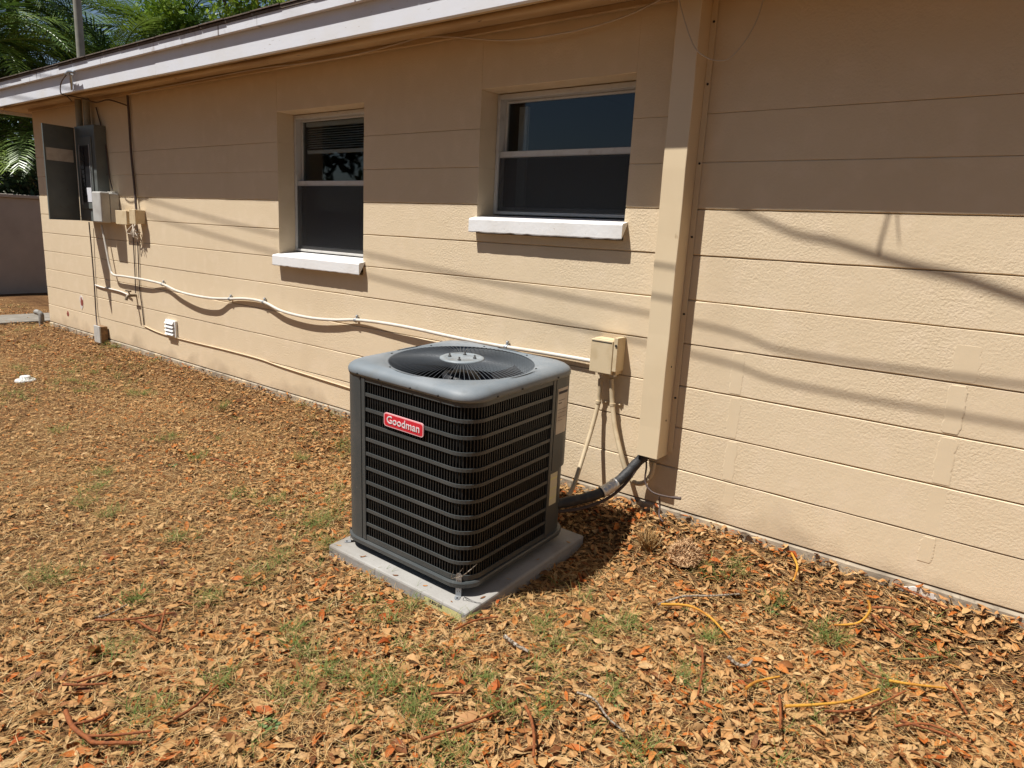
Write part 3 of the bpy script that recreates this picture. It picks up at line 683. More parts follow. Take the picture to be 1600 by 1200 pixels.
for (x, y, z, ax) in ((-.25, -S2-.0078, .681, 0), (-.12, -S2-.0078, .681, 0), (.06, -S2-.0078, .681, 0), (.21, -S2-.0078, .681, 0), (S2+.0078, -.22, .681, 1), (S2+.0078, -.06, .681, 1), (S2+.0078, .2, .681, 1)):
    if ax == 0: MB().lathe([(.0048, 0), (.0045, .003), (.001, .004)], (CX+x, CY+y, z), 8, axis='y').build('screw', M['bolt'], cov)
    else: MB().box(CX+x, CX+x+.003, CY+y-.004, CY+y+.004, z-.004, z+.004).build('screw', M['bolt'], cov)
for k in range(8):
    a = math.pi/8+k*math.pi/4; MB().lathe([(.005, 0), (.005, .002), (.002, .0035)], (CX+.333*math.cos(a), CY+.333*math.sin(a), .7185), 8).build('screw', M['bolt'], cov)
# fan guard
mb = MB(); NW = 92
for k in range(NW):
    a = 2*math.pi*k/NW; P = []
    for r, z in ((.319, .7165), (.26, .7235), (.17, .7295), (.085, .731)): P.append((CX+r*math.cos(a), CY+r*math.sin(a), z))
    mb.tube(P, .00115, 4, caps=False)
for r, z in ((.3185, .7155),):
    mb.tube([(CX+r*math.cos(2*math.pi*i/72), CY+r*math.sin(2*math.pi*i/72), z) for i in range(73)], .0018, 4, caps=False)
guard = mb.build('fan_guard', M['wire'], unit)
mb = MB(); mb.lathe([(.098, .728), (.098, .7335), (.092, .7365), (.078, .7375), (.074, .7345), (.0, .7350)], (CX, CY, 0), 40); mb.build('guard_cap', M['disc'], guard)
for k in range(4):
    a = .5+k*math.pi/2; mb = MB(); mb.lathe([(.0075, 0), (.0075, .004), (.004, .004), (.004, .014), (.001, .015)], (CX+.056*math.cos(a), CY+.056*math.sin(a), .735), 8); mb.build('bolt', M['bolt'], guard)
fan = MB(); fan.lathe([(.07, .52), (.085, .60), (.085, .66), (.0, .672)], (CX, CY, 0), 20); fan = fan.build('fan', M['blackmetal'], unit)
for k in range(3):
    a0 = k*2*math.pi/3+.4; vs = []; fs = []
    for i in range(7):
        r = .07+i*.038; wv = .32+.30*(i/6)
        for j in range(5):
            t = j/4-.5; a = a0+t*2*wv+i*.05; vs.append((CX+r*math.cos(a), CY+r*math.sin(a), .625+t*.085))
    fs = [(i*5+j, i*5+j+1, i*5+j+6, i*5+j+5) for i in range(6) for j in range(4)]
    mesh_obj('blade', vs, fs, M['blackmetal'], fan, True)
# badge
bw, bh_ = .225, .058; bcx, bcz = CX+.021, .519; yb = CY-S2-.001
def rrect(w_, h_, r, n=5):
    out = []
    for q, (sx, sy) in enumerate(((1, 1), (-1, 1), (-1, -1), (1, -1))):
        for i in range(n+1): a = math.pi/2*(q+i/n); out.append((sx*(w_/2-r)+r*math.cos(a), sy*(h_/2-r)+r*math.sin(a)))
    return out
def plate(w_, h_, r, y0, y1):
    p = rrect(w_, h_, r); m = len(p)
    return [(bcx+x, y, bcz+z) for y in (y0, y1) for x, z in p], [tuple(range(m, 2*m))]+[((i+1) % m, i, m+i, m+(i+1) % m) for i in range(m)]
v_, f_ = plate(bw, bh_, .013, yb, yb-.005); badge = mesh_obj('badge', v_, f_, M['pink'], unit)
v_, f_ = plate(bw-.009, bh_-.009, .010, yb-.0045, yb-.0056); mesh_obj('badge_field', v_, f_, M['red'], badge)
tv, tf = text_mesh('Goodman', .046, .0008, .0004)
mesh_obj('lettering', [(bcx+x*1.02, yb-.0066-z, bcz+.001+y) for x, y, z in tv], tf, M['badgetext'], badge)

# ------------------------------------------------------------------ electrical service on the wall
ep = thing('breaker_panel', (-7.635, -.05, 1.18), 'grey breaker panel hanging open on the wall near the house corner', 'electrical panel')
ex0, ex1, ez0, ez1, ey = -7.862, -7.415, 1.182, 2.075, -.108
MB().box(ex0, ex1, ey, -.001, ez0, ez1, .004).build('enclosure', M['panel'], ep)
fr = MB(); fr.box(-7.80, -7.48, ey-.012, ey-.001, 1.30, 1.97, .004); fr = fr.build('dead_front', M['panel'], ep)
MB().box(-7.735, -7.525, ey-.0135, ey-.0125, 1.36, 1.89).build('breaker_recess', M['breaker'], fr)
for i in range(12): MB().box(-7.715, -7.64, ey-.024, ey-.014, 1.375+i*.042, 1.41+i*.042, .002).build('breaker', M['breaker'], fr)
MB().box(-7.755, -7.738, ey-.018, ey-.0125, 1.34, 1.90).build('trim_strip', M['panelin'], fr)
MB().box(-7.522, -7.510, ey-.018, ey-.0125, 1.34, 1.90).build('trim_strip', M['panelin'], fr)
MB().box(-7.63, -7.53, ey-.0148, ey-.0138, 1.365, 1.50).build('directory_card', M['white'], fr)
for xx in (-7.81, -7.63):
    mb = MB(); mb.tube([(xx-.05, -.055, ez1+.001), (xx-.05, -.055, 2.333)], .030, 14); mb.build('riser', M['mast'], ep)
hin = Vector((ex0+.004, ey-.002, 0)); out = Vector((-7.795, -.412, 0)); dv = (out-hin).normalized(); nv = Vector((-dv.y, dv.x, 0))
def dq(a, b, o0, o1, z0, z1):
    P = [hin+dv*a+nv*o0, hin+dv*b+nv*o0, hin+dv*b+nv*o1, hin+dv*a+nv*o1]
    vs = [(p.x, p.y, z) for z in (z0, z1) for p in P]; return vs, [(3, 2, 1, 0), (4, 5, 6, 7), (0, 1, 5, 4), (1, 2, 6, 5), (2, 3, 7, 6), (3, 0, 4, 7)]
LW = (out-hin).length
mb = MB(); mb.add(*dq(.004, LW, 0, .003, 1.183, 2.062)); mb.add(*dq(LW+.0003, LW+.002, -.0, .016, 1.183, 2.062)); mb.add(*dq(.004, LW, .0032, .016, 1.183, 1.1855)); mb.add(*dq(.004, LW, .0032, .016, 2.0595, 2.062))
door = mb.build('panel_door', M['panel'], ep)
door_nv = nv
v_, f_ = dq(.03, LW-.02, .0032, .0042, 1.735, 1.850); mesh_obj('door_label', v_, f_, M['paper'], door)

ub = thing('utility_box', (-7.315, -.08, 1.18), 'pale grey plastic utility box overlapping the corner of the breaker panel', 'utility box')
MB().box(-7.405, -7.222, -.085, -.001, 1.185, 1.452, .006).build('back_box', M['util'], ub)
MB().box(-7.41, -7.217, -.172, -.087, 1.178, 1.462, .012).build('cover', M['util'], ub)
MB().box(-7.36, -7.25, -.05, -.02, 1.4525, 1.470, .004).build('cap', M['pvc'], ub)
for (a, b, c, d, dp, lb) in ((-7.125, -6.905, 1.175, 1.295, .085, 'small square tan junction box beside the pale utility box'), (-6.815, -6.705, 1.186, 1.310, .095, 'narrow tan junction box with cables dropping from it')):
    t = thing('junction_box', ((a+b)/2, -.04, c), lb, 'junction box', 'tan junction boxes on the wall')
    MB().box(a, b, -dp+.018, -.001, c, d, .003).build('box_body', M['jbox'], t)
    MB().box(a-.004, b+.004, -dp, -dp+.0175, c-.004, d+.004, .004).build('cover', M['jbox'], t)
mb = MB(); r = random.Random(3)
for k in range(9):
    a = Vector((-6.86+r.uniform(-.05, .08), -.04, 1.18)); b = Vector((-6.82+r.uniform(-.08, .08), -.05-r.random()*.05, 1.10+r.uniform(-.03, .03))); c = Vector((-6.80+r.uniform(-.04, .03), -.02, 1.03+r.uniform(-.05, .08)))
    mb.tube(catmull([a, b, c], 5), .0042, 5)
mb.build('cable_tangle', M['wirewhite'], label='tangle of pale loose wires under the tan junction boxes', cat='wires')

mb = MB(); mb.tube([(-7.905, .02, 2.50), (-7.905, .02, 3.9)], .036, 16); mast = mb.build('service_mast', M['mast'], label='weathered metal service mast pipe standing above the roof edge', cat='pipe')
mb = MB(); mb.lathe([(.036, 0), (.075, .03), (.085, .09), (.05, .16), (.0, .18)], (-7.905, .02, 3.90), 14); mb.build('weatherhead', M['mast'], mast)

def cable(name, pts, r, m_, label, cat='cable', n=6, group=None, seg=7):
    mb = MB(); mb.tube(catmull(pts, seg), r, n); return mb.build(name, m_, label=label, cat=cat, group=group)
# white conduit
CP = [(159, 352, -.045), (163, 372, -.045), (168, 398, -.045), (172, 418, -.045), (177, 429, -.045), (195, 432, -.047), (225, 437, -.045), (254, 444, -.024), (275, 454, -.045), (300, 461, -.062), (330, 466, -.055), (358, 467, -.022), (385, 467, -.020), (412, 472, -.022), (440, 486, -.032), (480, 496, -.034), (520, 500, -.028), (556, 500, -.022), (600, 505, -.034), (650, 514, -.042), (700, 525, -.040), (745, 534, -.030), (790, 542, -.020), (860, 553, -.020), (924, 564, -.022)]
mb = MB(); mb.tube(catmull([W(*c) for c in CP], 5), .0108, 12); con = mb.build('wall_conduit', M['pvc'], label='long wavy white plastic conduit sagging along the wall', cat='conduit')
for (u, v) in ((254, 444), (359, 467), (412, 472), (556, 500), (791, 542)):
    c = W(u, v, -.021); mb = MB(); mb.tube([c+Vector((-.009, 0, 0)), c+Vector((.009, 0, -.003))], .0155, 10); mb.box(c.x-.008, c.x+.008, -.016, -.004, c.z+.010, c.z+.034, .002); mb.lathe([(.0065, 0), (.006, .004), (.001, .006)], (c.x, -.016, c.z+.025), 8, axis='y'); mb.build('clip', M['galv'], con)
cable('riser_cable', [W(199, 146, -.02), W(202, 190, -.016), W(205, 240, -.02), (W(210, 290, -.016)), W(213, 329, -.03)], .011, M['cable'], 'brown cable bundle running down the wall from the soffit to the junction boxes')
cable('panel_cable', [W(150, 168, -.012), W(160, 205, -.012), W(167, 240, -.012), W(171, 275, -.012), W(176, 297, -.03)], .006, M['cable'], 'thin dark cable with staples beside the breaker panel')
cable('drop_cable', [W(139, 347, -.03), W(143, 390, -.02), W(147, 440, -.015), W(150, 490, -.02), W(152, 512, -.05)], .0065, M['cable'], 'thin dark cable dropping from the breaker panel to the low box')
cable('drop_cable', [W(207, 352, -.015), W(209, 390, -.010), W(211, 430, -.010), W(212, 458, -.02)], .005, M['cable'], 'thin cable dropping from the junction boxes to the hose tap')
cable('drop_cable', [W(214, 352, -.015), W(216, 400, -.010), W(218, 450, -.010), W(222, 480, -.010), W(225, 508, -.008)], .005, M['cable'], 'longer thin cable dropping from the junction boxes past the hose tap')
cable('low_cable', [W(225, 509, -.006), W(252, 521, -.006), W(300, 534, -.006), W(350, 546, -.006), W(403, 560, -.006), W(440, 573, -.006), W(500, 592, -.006), W(560, 611, -.006), W(640, 640, -.006)], .0052, M['paintedwire'], 'wall-coloured cable stapled low along the wall under the white vent')
cable('soffit_wire', [W(*q) for q in ((205, 146, -.04), (300, 127, -.04), (400, 108, -.04), (480, 98, -.05), (560, 84, -.05), (630, 66, -.05), (660, 58, -.04), (710, 58, -.06), (790, 63, -.07), (860, 55, -.07), (920, 43, -.06), (980, 24, -.05), (1040, -5, -.04))], .0042, M['wirewhite'], 'thin pale wire drooping along the top of the wall under the soffit')
cable('loop_wire', [W(*q) for q in ((1058, -20, -.14), (1064, 12, -.15), (1076, 52, -.155), (1087, 76, -.15), (1104, 90, -.14), (1122, 95, -.12), (1140, 91, -.10), (1163, 66, -.08), (1183, 30, -.06), (1195, -10, -.04))], .0028, M['wirewhite'], 'thin pale wire hanging in a loop across the top of the duct cover')
cable('fascia_wire', [W(*q) for q in ((-30, 172, -.30), (0, 168, -.36), (30, 160, -.37), (60, 152, -.34), (100, 149, -.30), (130, 154, -.20), (150, 160, -.1), (170, 156, -.04), (199, 165, -.02))], .006, M['cable'], 'dark cable sagging under the fascia above the breaker panel')
cable('fascia_wire', [W(108, 112, -.43), W(96, 128, -.44), (W(95, 145, -.40)), W(104, 150, -.33), W(112, 158, -.15)], .005, M['cable'], 'short dark cable looping over the fascia at the mast')
mb = MB(); mb.tube(catmull([W(103, 116, -.432), W(108, 112, -.45), W(116, 113, -.44)], 4), .012, 7); mb.tube([W(111, 116, -.435), W(112, 140, -.405)], [.016, .008], 7); mb.build('wire_clamp', M['galv'], label='small metal wire clamp fixed to the fascia below the mast', cat='clamp')

# louvered vent, low box, tap, patches
vt = thing('wall_vent', (-6.30, -.02, .2), 'small white louvered vent cover low on the wall', 'vent')
MB().box(-6.398, -6.21, -.022, -.001, .202, .354, .004).build('vent_frame', M['ventwhite'], vt)
for i in range(4):
    z = .222+i*.033; mb = MB(); mb.add([(-6.378, -.024, z+.028), (-6.23, -.024, z+.028), (-6.23, -.042, z), (-6.378, -.042, z), (-6.378, -.024, z), (-6.23, -.024, z)], [(3, 2, 1, 0), (0, 4, 3), (1, 2, 5), (3, 4, 5, 2)]); mb.build('slat', M['ventwhite'], vt)
lb_ = thing('low_outlet_box', (-7.72, -.05, -.05), 'small grey and rusty electrical box at the foot of the wall', 'electrical box')
MB().box(-7.80, -7.665, -.075, -.010, -.035, .130, .004).build('box_body', M['jboxdark'], lb_); MB().box(-7.803, -7.662, -.090, -.076, -.040, .135, .004).build('cover', M['util'], lb_)
tp = thing('hose_tap', (-6.98, -.05, .48), 'old brass hose tap on the wall below the junction boxes', 'tap')
mb = MB(); mb.tube(catmull([(-6.99, -.001, .512), (-6.99, -.05, .512), (-6.985, -.085, .505), (-6.98, -.10, .470)], 5), .014, 10); mb.build('spout', M['brass'], tp)
mb = MB(); mb.tube([(-6.99, -.06, .515), (-6.99, -.07, .555)], .007, 8); mb.tube([(-7.035, -.072, .556), (-6.945, -.070, .556)], .009, 8); mb.build('handle', M['brass'], tp)
mb = MB(); mb.tube(catmull([W(148, 445, -.008), W(160, 449, -.010), W(175, 452, -.010), W(190, 456, -.012), W(203, 462, -.02)], 5), .007, 7); mb.build('tap_supply_line', M['plaster'], label='flaking white pipe line leading to the hose tap', cat='pipe')
def ragged(name, cx, cz, wx, wz, m_, y, seed, parent):
    r = random.Random(seed); P = []
    for i in range(16): a = 2*math.pi*i/16; q = r.uniform(.7, 1.1); P.append((cx+math.cos(a)*wx*q, y, cz+math.sin(a)*wz*q))
    B = [(p[0]+(p[0]-cx)*.05, .001, p[2]+(p[2]-cz)*.05) for p in P]
    return mesh_obj(name, P+B, [tuple(range(16))]+[(i, i+16, (i+1) % 16+16, (i+1) % 16) for i in range(16)], m_, parent)
pt = ragged('plaster_scar', -8.30, .315, .045, .085, M['plaster'], -.0035, 1, wall); ragged('raw_hole', -8.29, .32, .030, .055, M['brick'], -.0050, 2, wall)
ragged('raw_hole', -8.70, .145, .028, .030, M['brick'], -.0040, 5, wall); ragged('plaster_scar', -.262, -.045, .075, .03, M['plaster'], -.0125, 7, house)
vp = thing('vent_pipe', (-9.42, -.15, -.2), 'short grey pipe elbow sticking out of the ground at the house corner', 'pipe')
c0 = G(66, 512); mb = MB(); mb.tube(catmull([(c0.x, c0.y, c0.z-.05), (c0.x, c0.y, c0.z+.11), (c0.x-.005, c0.y, c0.z+.165), (c0.x-.04, c0.y-.02, c0.z+.195), (c0.x-.075, c0.y-.03, c0.z+.195)], 5), .033, 12); mb.build('elbow', M['pipegrey'], vp)
c0 = G(40, 596); mb = MB(); mb.lathe([(.080, 0), (.080, .010), (.072, .017), (.042, .020), (.040, .040), (.035, .046), (.0, .046)], (c0.x, c0.y, c0.z+.004), 24); mb.build('cleanout_cap', M['ventwhite'], label='round white plastic cleanout cap lying in the litter', cat='cap')

# ------------------------------------------------------------------ boundary wall and the planting behind it
fw = thing('boundary_wall', (-14.6, 3, -.25), 'pale shaded boundary wall beyond the corner of the house', 'wall')
MB().box(-14.75, -14.55, -3.2, 9, -.4, 1.44, .01).build('wall_body', M['fence'], fw); MB().box(-14.79, -14.51, -3.25, 9.05, 1.441, 1.50, .01).build('coping', M['fence'], fw)

def leaf_cloud(centers, radii, n, size, seed, squash=1.0):
    g = np.random.default_rng(seed); k = len(centers); ci = g.integers(0, k, n); c = np.array(centers)[ci]; R = np.array(radii)[ci]
    d = g.normal(size=(n, 3)); d /= np.linalg.norm(d, axis=1)[:, None]; rr = (g.random(n)**.45)*R
    p = c+d*rr[:, None]*np.array([1, 1, squash])
    a = g.normal(size=(n, 3)); a /= np.linalg.norm(a, axis=1)[:, None]; b = np.cross(a, g.normal(size=(n, 3))); b /= np.linalg.norm(b, axis=1)[:, None]
    L_ = size*(.6+.8*g.random(n)); w_ = L_*.42
    v = np.stack([p, p+a*L_[:, None]*.5+b*w_[:, None]*.5, p+a*L_[:, None], p+a*L_[:, None]*.5-b*w_[:, None]*.5], 1).reshape(-1, 3)
    f = np.arange(n*4).reshape(n, 4); return v, f, np.repeat(g.random(n), 4)
def np_obj(name, v, f, m_, tint=None, parent=None, smooth_=False, **kw):
    me = bpy.data.meshes.new(name); nv, nf, k = len(v), len(f), f.shape[1]
    me.vertices.add(nv); me.vertices.foreach_set('co', v.astype(np.float32).ravel())
    me.loops.add(nf*k); me.loops.foreach_set('vertex_index', f.astype(np.int32).ravel())
    me.polygons.add(nf); me.polygons.foreach_set('loop_start', np.arange(0, nf*k, k, dtype=np.int32))
    if smooth_: me.polygons.foreach_set('use_smooth', np.ones(nf, dtype=bool))
    me.materials.append(m_)
    if tint is not None:
        at = me.attributes.new('tint', 'FLOAT', 'POINT'); at.data.foreach_set('value', tint.astype(np.float32))
    me.update(calc_edges=True); o = bpy.data.objects.new(name, me); C.objects.link(o); setparent(o, parent, (0, 0, 0)); return tag(o, **kw)
def broad_tree(base, ht, centers, radii, n, size, seed, m_, label, group=None, name='broadleaf_tree'):
    t = thing(name, base, label, 'tree', group); b = Vector(base); mb = MB(); r = random.Random(seed)
    top = b+Vector((r.uniform(-.3, .3), r.uniform(-.3, .3), ht)); mb.tube(catmull([b, b.lerp(top, .5)+Vector((.15, -.1, 0)), top], 6), [.19-.10*i/12 for i in range(13)], 9)
    for c, R in zip(centers, radii):
        mb.tube(catmull([b.lerp(top, .75), b.lerp(top, .9).lerp(Vector(c), .5)+Vector((0, 0, .2)), Vector(c)], 5), [.07-.055*i/10 for i in range(11)], 6)
    mb.build('trunk', M['bark'], t)
    v, f, tt = leaf_cloud(centers, radii, n, size, seed); np_obj('crown', v, f, m_, tt, t)
    return t
rr = random.Random(21)
def cloud_centres(c, spread, k, seed):
    r = random.Random(seed); return [(c[0]+r.uniform(-1, 1)*spread[0], c[1]+r.uniform(-1, 1)*spread[1], c[2]+r.uniform(-1, 1)*spread[2]) for _ in range(k)], [r.uniform(.55, 1.05) for _ in range(k)]
cs, rs_ = cloud_centres((-15.5, 7.2, 6.0), (1.6, 2.4, 1.7), 22, 4)
broad_tree((-15.5, 7.2, -.2), 4.2, cs, rs_, 12000, .15, 4, M['treeleaf'], 'bright green leafy tree showing above the roof edge right of the palms', 'garden trees behind the house')
cs, rs_ = cloud_centres((-13.5, 9.8, 6.6), (1.4, 2.2, 1.6), 20, 9)
broad_tree((-13.5, 9.8, -.2), 4.4, cs, rs_, 11000, .13, 9, M['treeleaf'], 'dense small-leaved green tree above the roof, farthest from the service mast', 'garden trees behind the house')
cs, rs_ = cloud_centres((-21.5, 4.5, 3.2), (1.2, 5.5, 2.3), 40, 14)
broad_tree((-21.5, 4.5, -.2), 2.6, cs, rs_, 16000, .20, 14, M['darkleaf'], 'wide dark evergreen tree standing in shade behind the palms', 'garden trees behind the house')
# clipped hedge between the boundary wall and the palms
v, f, tt = leaf_cloud([(-15.6, y, z) for y in np.arange(-2.5, 8, .5) for z in (.6, 1.3, 1.75)], [.5]*63, 14000, .12, 5)
hg = thing('hedge', (-15.6, 2.5, -.2), 'dark dense hedge just behind the pale boundary wall', 'hedge'); np_obj('foliage', v, f, M['darkleaf'], tt, hg)
mb = MB()
for y in np.arange(-2.4, 8, 1.1): mb.tube([(-15.6, y, -.25), (-15.6, y+.05, .9), (-15.55, y, 1.6)], [.05, .04, .01], 6)
mb.build('stems', M['bark'], hg)

def frond_mesh(seed, L_=2.4, n=42):
    r = random.Random(seed); vs = []; fs = []
    def pt(s): return Vector((L_*s*(1-.12*s*s), .10*math.sin(s*2+seed)*s, L_*(.34*s-.72*s*s)))
    P = [pt(i/12) for i in range(13)]; mb = MB(); mb.tube(P, [.022*(1-i/12)+.004 for i in range(13)], 5)
    for i in range(n):
        s = .14+.86*i/n; p = pt(s); t = (pt(min(1, s+.02))-p).normalized(); side = t.cross(Vector((0, 0, 1))).normalized(); up = side.cross(t)
        ll = L_*.27*(math.sin(math.pi*(.12+.84*s))**.7)*r.uniform(.85, 1.1)
        for sg in (-1, 1):
            d = (side*sg*.80+t*.58+up*r.uniform(.05, .35)).normalized(); wv = .017
            a = p; b = p+d*ll*.5+Vector((0, 0, -.03)); c = p+d*ll*.9+Vector((0, 0, -.22*ll-.05*r.random()))
            e = t*wv
            mb.add([a-e*.5, a+e*.5, b+e, b-e, c], [(0, 1, 2, 3), (3, 2, 4)])
    return make_mesh('frond', mb.v, mb.f, M['palm'], None)
FR = [frond_mesh(s, L_=l) for s, l in ((1, 2.4), (2, 2.1), (3, 2.6), (4, 1.9))]
def palm(base, ht, lean, nf, seed, label, scale=1.0):
    nf += 8; r = random.Random(seed); b = Vector(base); top = b+Vector((lean[0], lean[1], ht)); t = thing('palm_tree', base, label, 'palm tree', 'palms behind the house')
    mb = MB(); P = catmull([b, b.lerp(top, .5)+Vector((lean[0]*-.15, 0, 0)), top], 8); mb.tube(P, [.12-.03*i/16+.006*(i % 2) for i in range(17)], 9); mb.build('trunk', M['palmbark'], t)
    for i in range(nf):
        o = bpy.data.objects.new('frond', FR[r.randrange(4)]); C.objects.link(o); setparent(o, t, top+Vector((0, 0, r.uniform(-.1, .05))))
        pitch = r.uniform(-1.15, .35); o.rotation_euler = (r.uniform(-.3, .3), pitch, i*2.399+r.uniform(-.3, .3)); q = scale*r.uniform(.85, 1.15); o.scale = (q, q, q)
    return t
palm((-17.0, 1.6, -.2), 4.5, (.2, .1), 22, 1, 'dark palm rising behind the boundary wall, left of the service mast')
palm((-18.5, 3.0, -.2), 5.6, (.1, -.2), 22, 2, 'tall palm standing behind the service mast')
palm((-16.5, 3.9, -.2), 4.2, (-.1, .2), 22, 3, 'palm with upright fronds right of the service mast')
palm((-16.8, 5.2, -.2), 4.9, (.15, .1), 22, 4, 'yellow-green palm beside the bright green tree')
palm((-16.4, 2.6, -.2), 2.7, (.1, .0), 20, 5, 'low palm with glossy fronds over the dark hedge', .8)
palm((-16.6, .9, -.2), 2.3, (.0, .2), 20, 6, 'short palm with fronds hanging behind the eave corner', .8)
palm((-20.0, 2.0, -.2), 4.2, (.1, .1), 26, 9, 'palm half hidden between the deeper palms, left of the mast', 1.1)
palm((-19.5, 4.6, -.2), 4.6, (.1, .1), 26, 10, 'palm showing between the mast and the bright green tree', 1.1)
palm((-17.6, 6.4, -.2), 4.3, (.1, .1), 24, 11, 'palm overlapping the bright green tree, its fronds arching', 1.0)
palm((-19.0, .4, -.2), 4.9, (.2, .2), 22, 7, 'palm standing deepest behind the boundary wall')
palm((-16.3, 4.7, -.2), 3.2, (.2, -.1), 18, 8, 'small palm tucked under the taller palms near the bright tree', .85)

# ------------------------------------------------------------------ what stands outside the frame and casts the shadows seen on the wall
oak = thing('oak_tree', (7.2, -6.8, -.2), 'large oak tree with a long limb reaching over the yard', 'tree')
mb = MB(); mb.tube(catmull([(7.2, -6.8, -.3), (7.1, -6.7, 1.5), (6.8, -6.4, 3.2), (6.6, -6.4, 5.2)], 6), [.34-.010*i for i in range(19)], 12)
mb.tube(catmull([(6.8, -6.4, 3.6), (7.9, -7.5, 5.2), (8.8, -8.2, 6.5)], 5), [.15-.01*i for i in range(11)], 8); mb.build('trunk', M['bark'], oak)
SH = [W(1120, 318), W(1165, 333), W(1240, 365), W(1300, 378), W(1370, 400), W(1440, 420), W(1500, 434), W(1600, 468), W(1720, 505), W(1860, 545)]
k = 2.0; pts = [p+Vector((-.25, -.45, 1))*k for p in SH]
mb = MB(); lp = catmull(pts+[Vector((.6, -1.6, 3.15)), Vector((2.6, -3.4, 3.5)), Vector((4.8, -5.3, 3.7)), Vector((6.75, -6.4, 3.3))], 5); m = len(lp)
mb.tube(lp, [.004+.006*min(1, i/25)+.05*max(0, (i-48)/(m-48)) for i in range(m)], 8)
q = [W(1400, 300), W(1402, 340), W(1405, 382)]; q = [p+Vector((-.25, -.45, 1))*1.95 for p in q]; j = min(lp, key=lambda a: (a-(q[0])).length)
mb.tube(catmull([j]+q, 5), [.0055-.0002*i for i in range(16)], 6); mb.build('limb', M['bark'], oak)
cs, rs_ = cloud_centres((8.0, -7.3, 7.0), (2.0, 2.0, 1.2), 26, 31); v, f, tt = leaf_cloud(cs, rs_, 9000, .13, 31); np_obj('crown', v, f, M['treeleaf'], tt, oak)
def pole(x, y, ht, label):
    t = thing('utility_pole', (x, y, -.2), label, 'utility pole', 'utility poles along the yard'); mb = MB(); mb.tube([(x, y, -.4), (x, y, ht)], [.15, .10], 12); mb.build('post', M['bark'], t); MB().box(x-.06, x+.06, y-.6, y+.6, ht-.5, ht-.38, .01).build('crossarm', M['bark'], t)
pole(-27, -1.95, 9.6, 'utility pole at the overhead cable end far past the boundary wall'); pole(19, -1.95, 7.0, 'utility pole at the overhead cable end past the oak tree')
for dz, dy, lb2 in ((0, 0.0, 'upper overhead cable strung between the utility poles'), (-.11, -.07, 'lower overhead cable strung between the utility poles')):
    A = [(-27, -2.2+dy, 8.9+dz), (-15, -1.7+dy, 6.3+dz)]
    for x_, z_, k_ in ((-6.65, 1.41, 2.7), (-3.66, 1.097, 2.35), (-1.34, .911, 1.95), (-.26, .835, 1.8)): A.append((x_-.25*k_, -.45*k_+dy*.2, z_+k_+dz))
    A += [(4.5, -.9+dy, 3.0+dz), (10, -1.4+dy, 4.2+dz), (19, -1.9+dy, 6.55+dz)]
    cable('overhead_cable', A, .0046, M['cable'], lb2, group='overhead cables')

# added out of view: fence and trees that block low sky and darken window reflections
pf = thing('sky_block_fence', (-5, -9.2, -.2), 'unseen board fence added to block low sky light', 'fence')
bm_ = make_mesh('fence_board', [(x, y, z) for z in (0, 1.85) for y in (-.01, .01) for x in (-.069, .069)], [(0, 2, 3, 1), (4, 5, 7, 6), (0, 1, 5, 4), (2, 6, 7, 3), (0, 4, 6, 2), (1, 3, 7, 5)], M['bark'])
for i in range(200):
    o = bpy.data.objects.new('fence_board', bm_); C.objects.link(o); setparent(o, pf, Vector((-20+i*.15, -9.2+rnd.uniform(-.004, .004), -.22+rnd.uniform(-.02, .02))))
for z in (.3, 1.4): MB().box(-20.1, 10, -9.26, -9.22, z, z+.09).build('rail', M['bark'], pf)
for i, (x_, y_, z_) in enumerate(((-21, -11, 5.2), (-16.0, -12, 6.0), (-2.6, -12, 6.2), (3.2, -11.5, 5.6))):  # unseen added trees, spaced so the wide window still reflects some sky
    cs, rs_ = cloud_centres((x_, y_, z_), (2.6, 1.6, 2.6), 18, 60+i); rs_ = [q*1.5 for q in rs_]
    broad_tree((x_, y_, -.2), 3.4, cs, rs_, 3600, .42, 60+i, M['darkleaf'], 'unseen leafy tree added to block low sky light', 'added trees blocking the low sky', 'sky_block_tree')

# ------------------------------------------------------------------ litter on the ground
def region(n, g):
    """random points over the part of the yard that can be seen, with a margin"""
    out = np.zeros((0, 2))
    while len(out) < n:
        x = g.uniform(-13.5, .9, n*3); y = g.uniform(-3.0, .8, n*3)
        lim = np.interp(x, [-13.5, -7, -3.95, -2.0, .9], [-.3, -1.75, -2.5, -2.85, -2.2])
        ok = (y > lim) & ((y < -.008) | (x < HX-.03))
        ok &= ~((x > PAD[0]-.012) & (x < PAD[1]+.012) & (y > PAD[2]-.012) & (y < PAD[3]+.012))
        ok &= ~((x < -10.6) & (x > -11.42) & (y > -.92) & (y < 1.62) & (g.random(n*3) < .8))
        dist = np.hypot(x, y+3.05); ok &= g.random(n*3) < np.clip(1.25-dist*.085, .30, 1)
        out = np.concatenate([out, np.stack([x[ok], y[ok]], 1)])
    return out[:n]
gzv = np.vectorize(gz)
def vnoise(x, y, s, seed):
    g = np.random.default_rng(seed); T = g.random((64, 64)); x = x*s; y = y*s; xi = np.floor(x).astype(int); yi = np.floor(y).astype(int); fx = x-xi; fy = y-yi; fx = fx*fx*(3-2*fx); fy = fy*fy*(3-2*fy)
    q = lambda a, b: T[a % 64, b % 64]
    return (q(xi, yi)*(1-fx)+q(xi+1, yi)*fx)*(1-fy)+(q(xi, yi+1)*(1-fx)+q(xi+1, yi+1)*fx)*fy
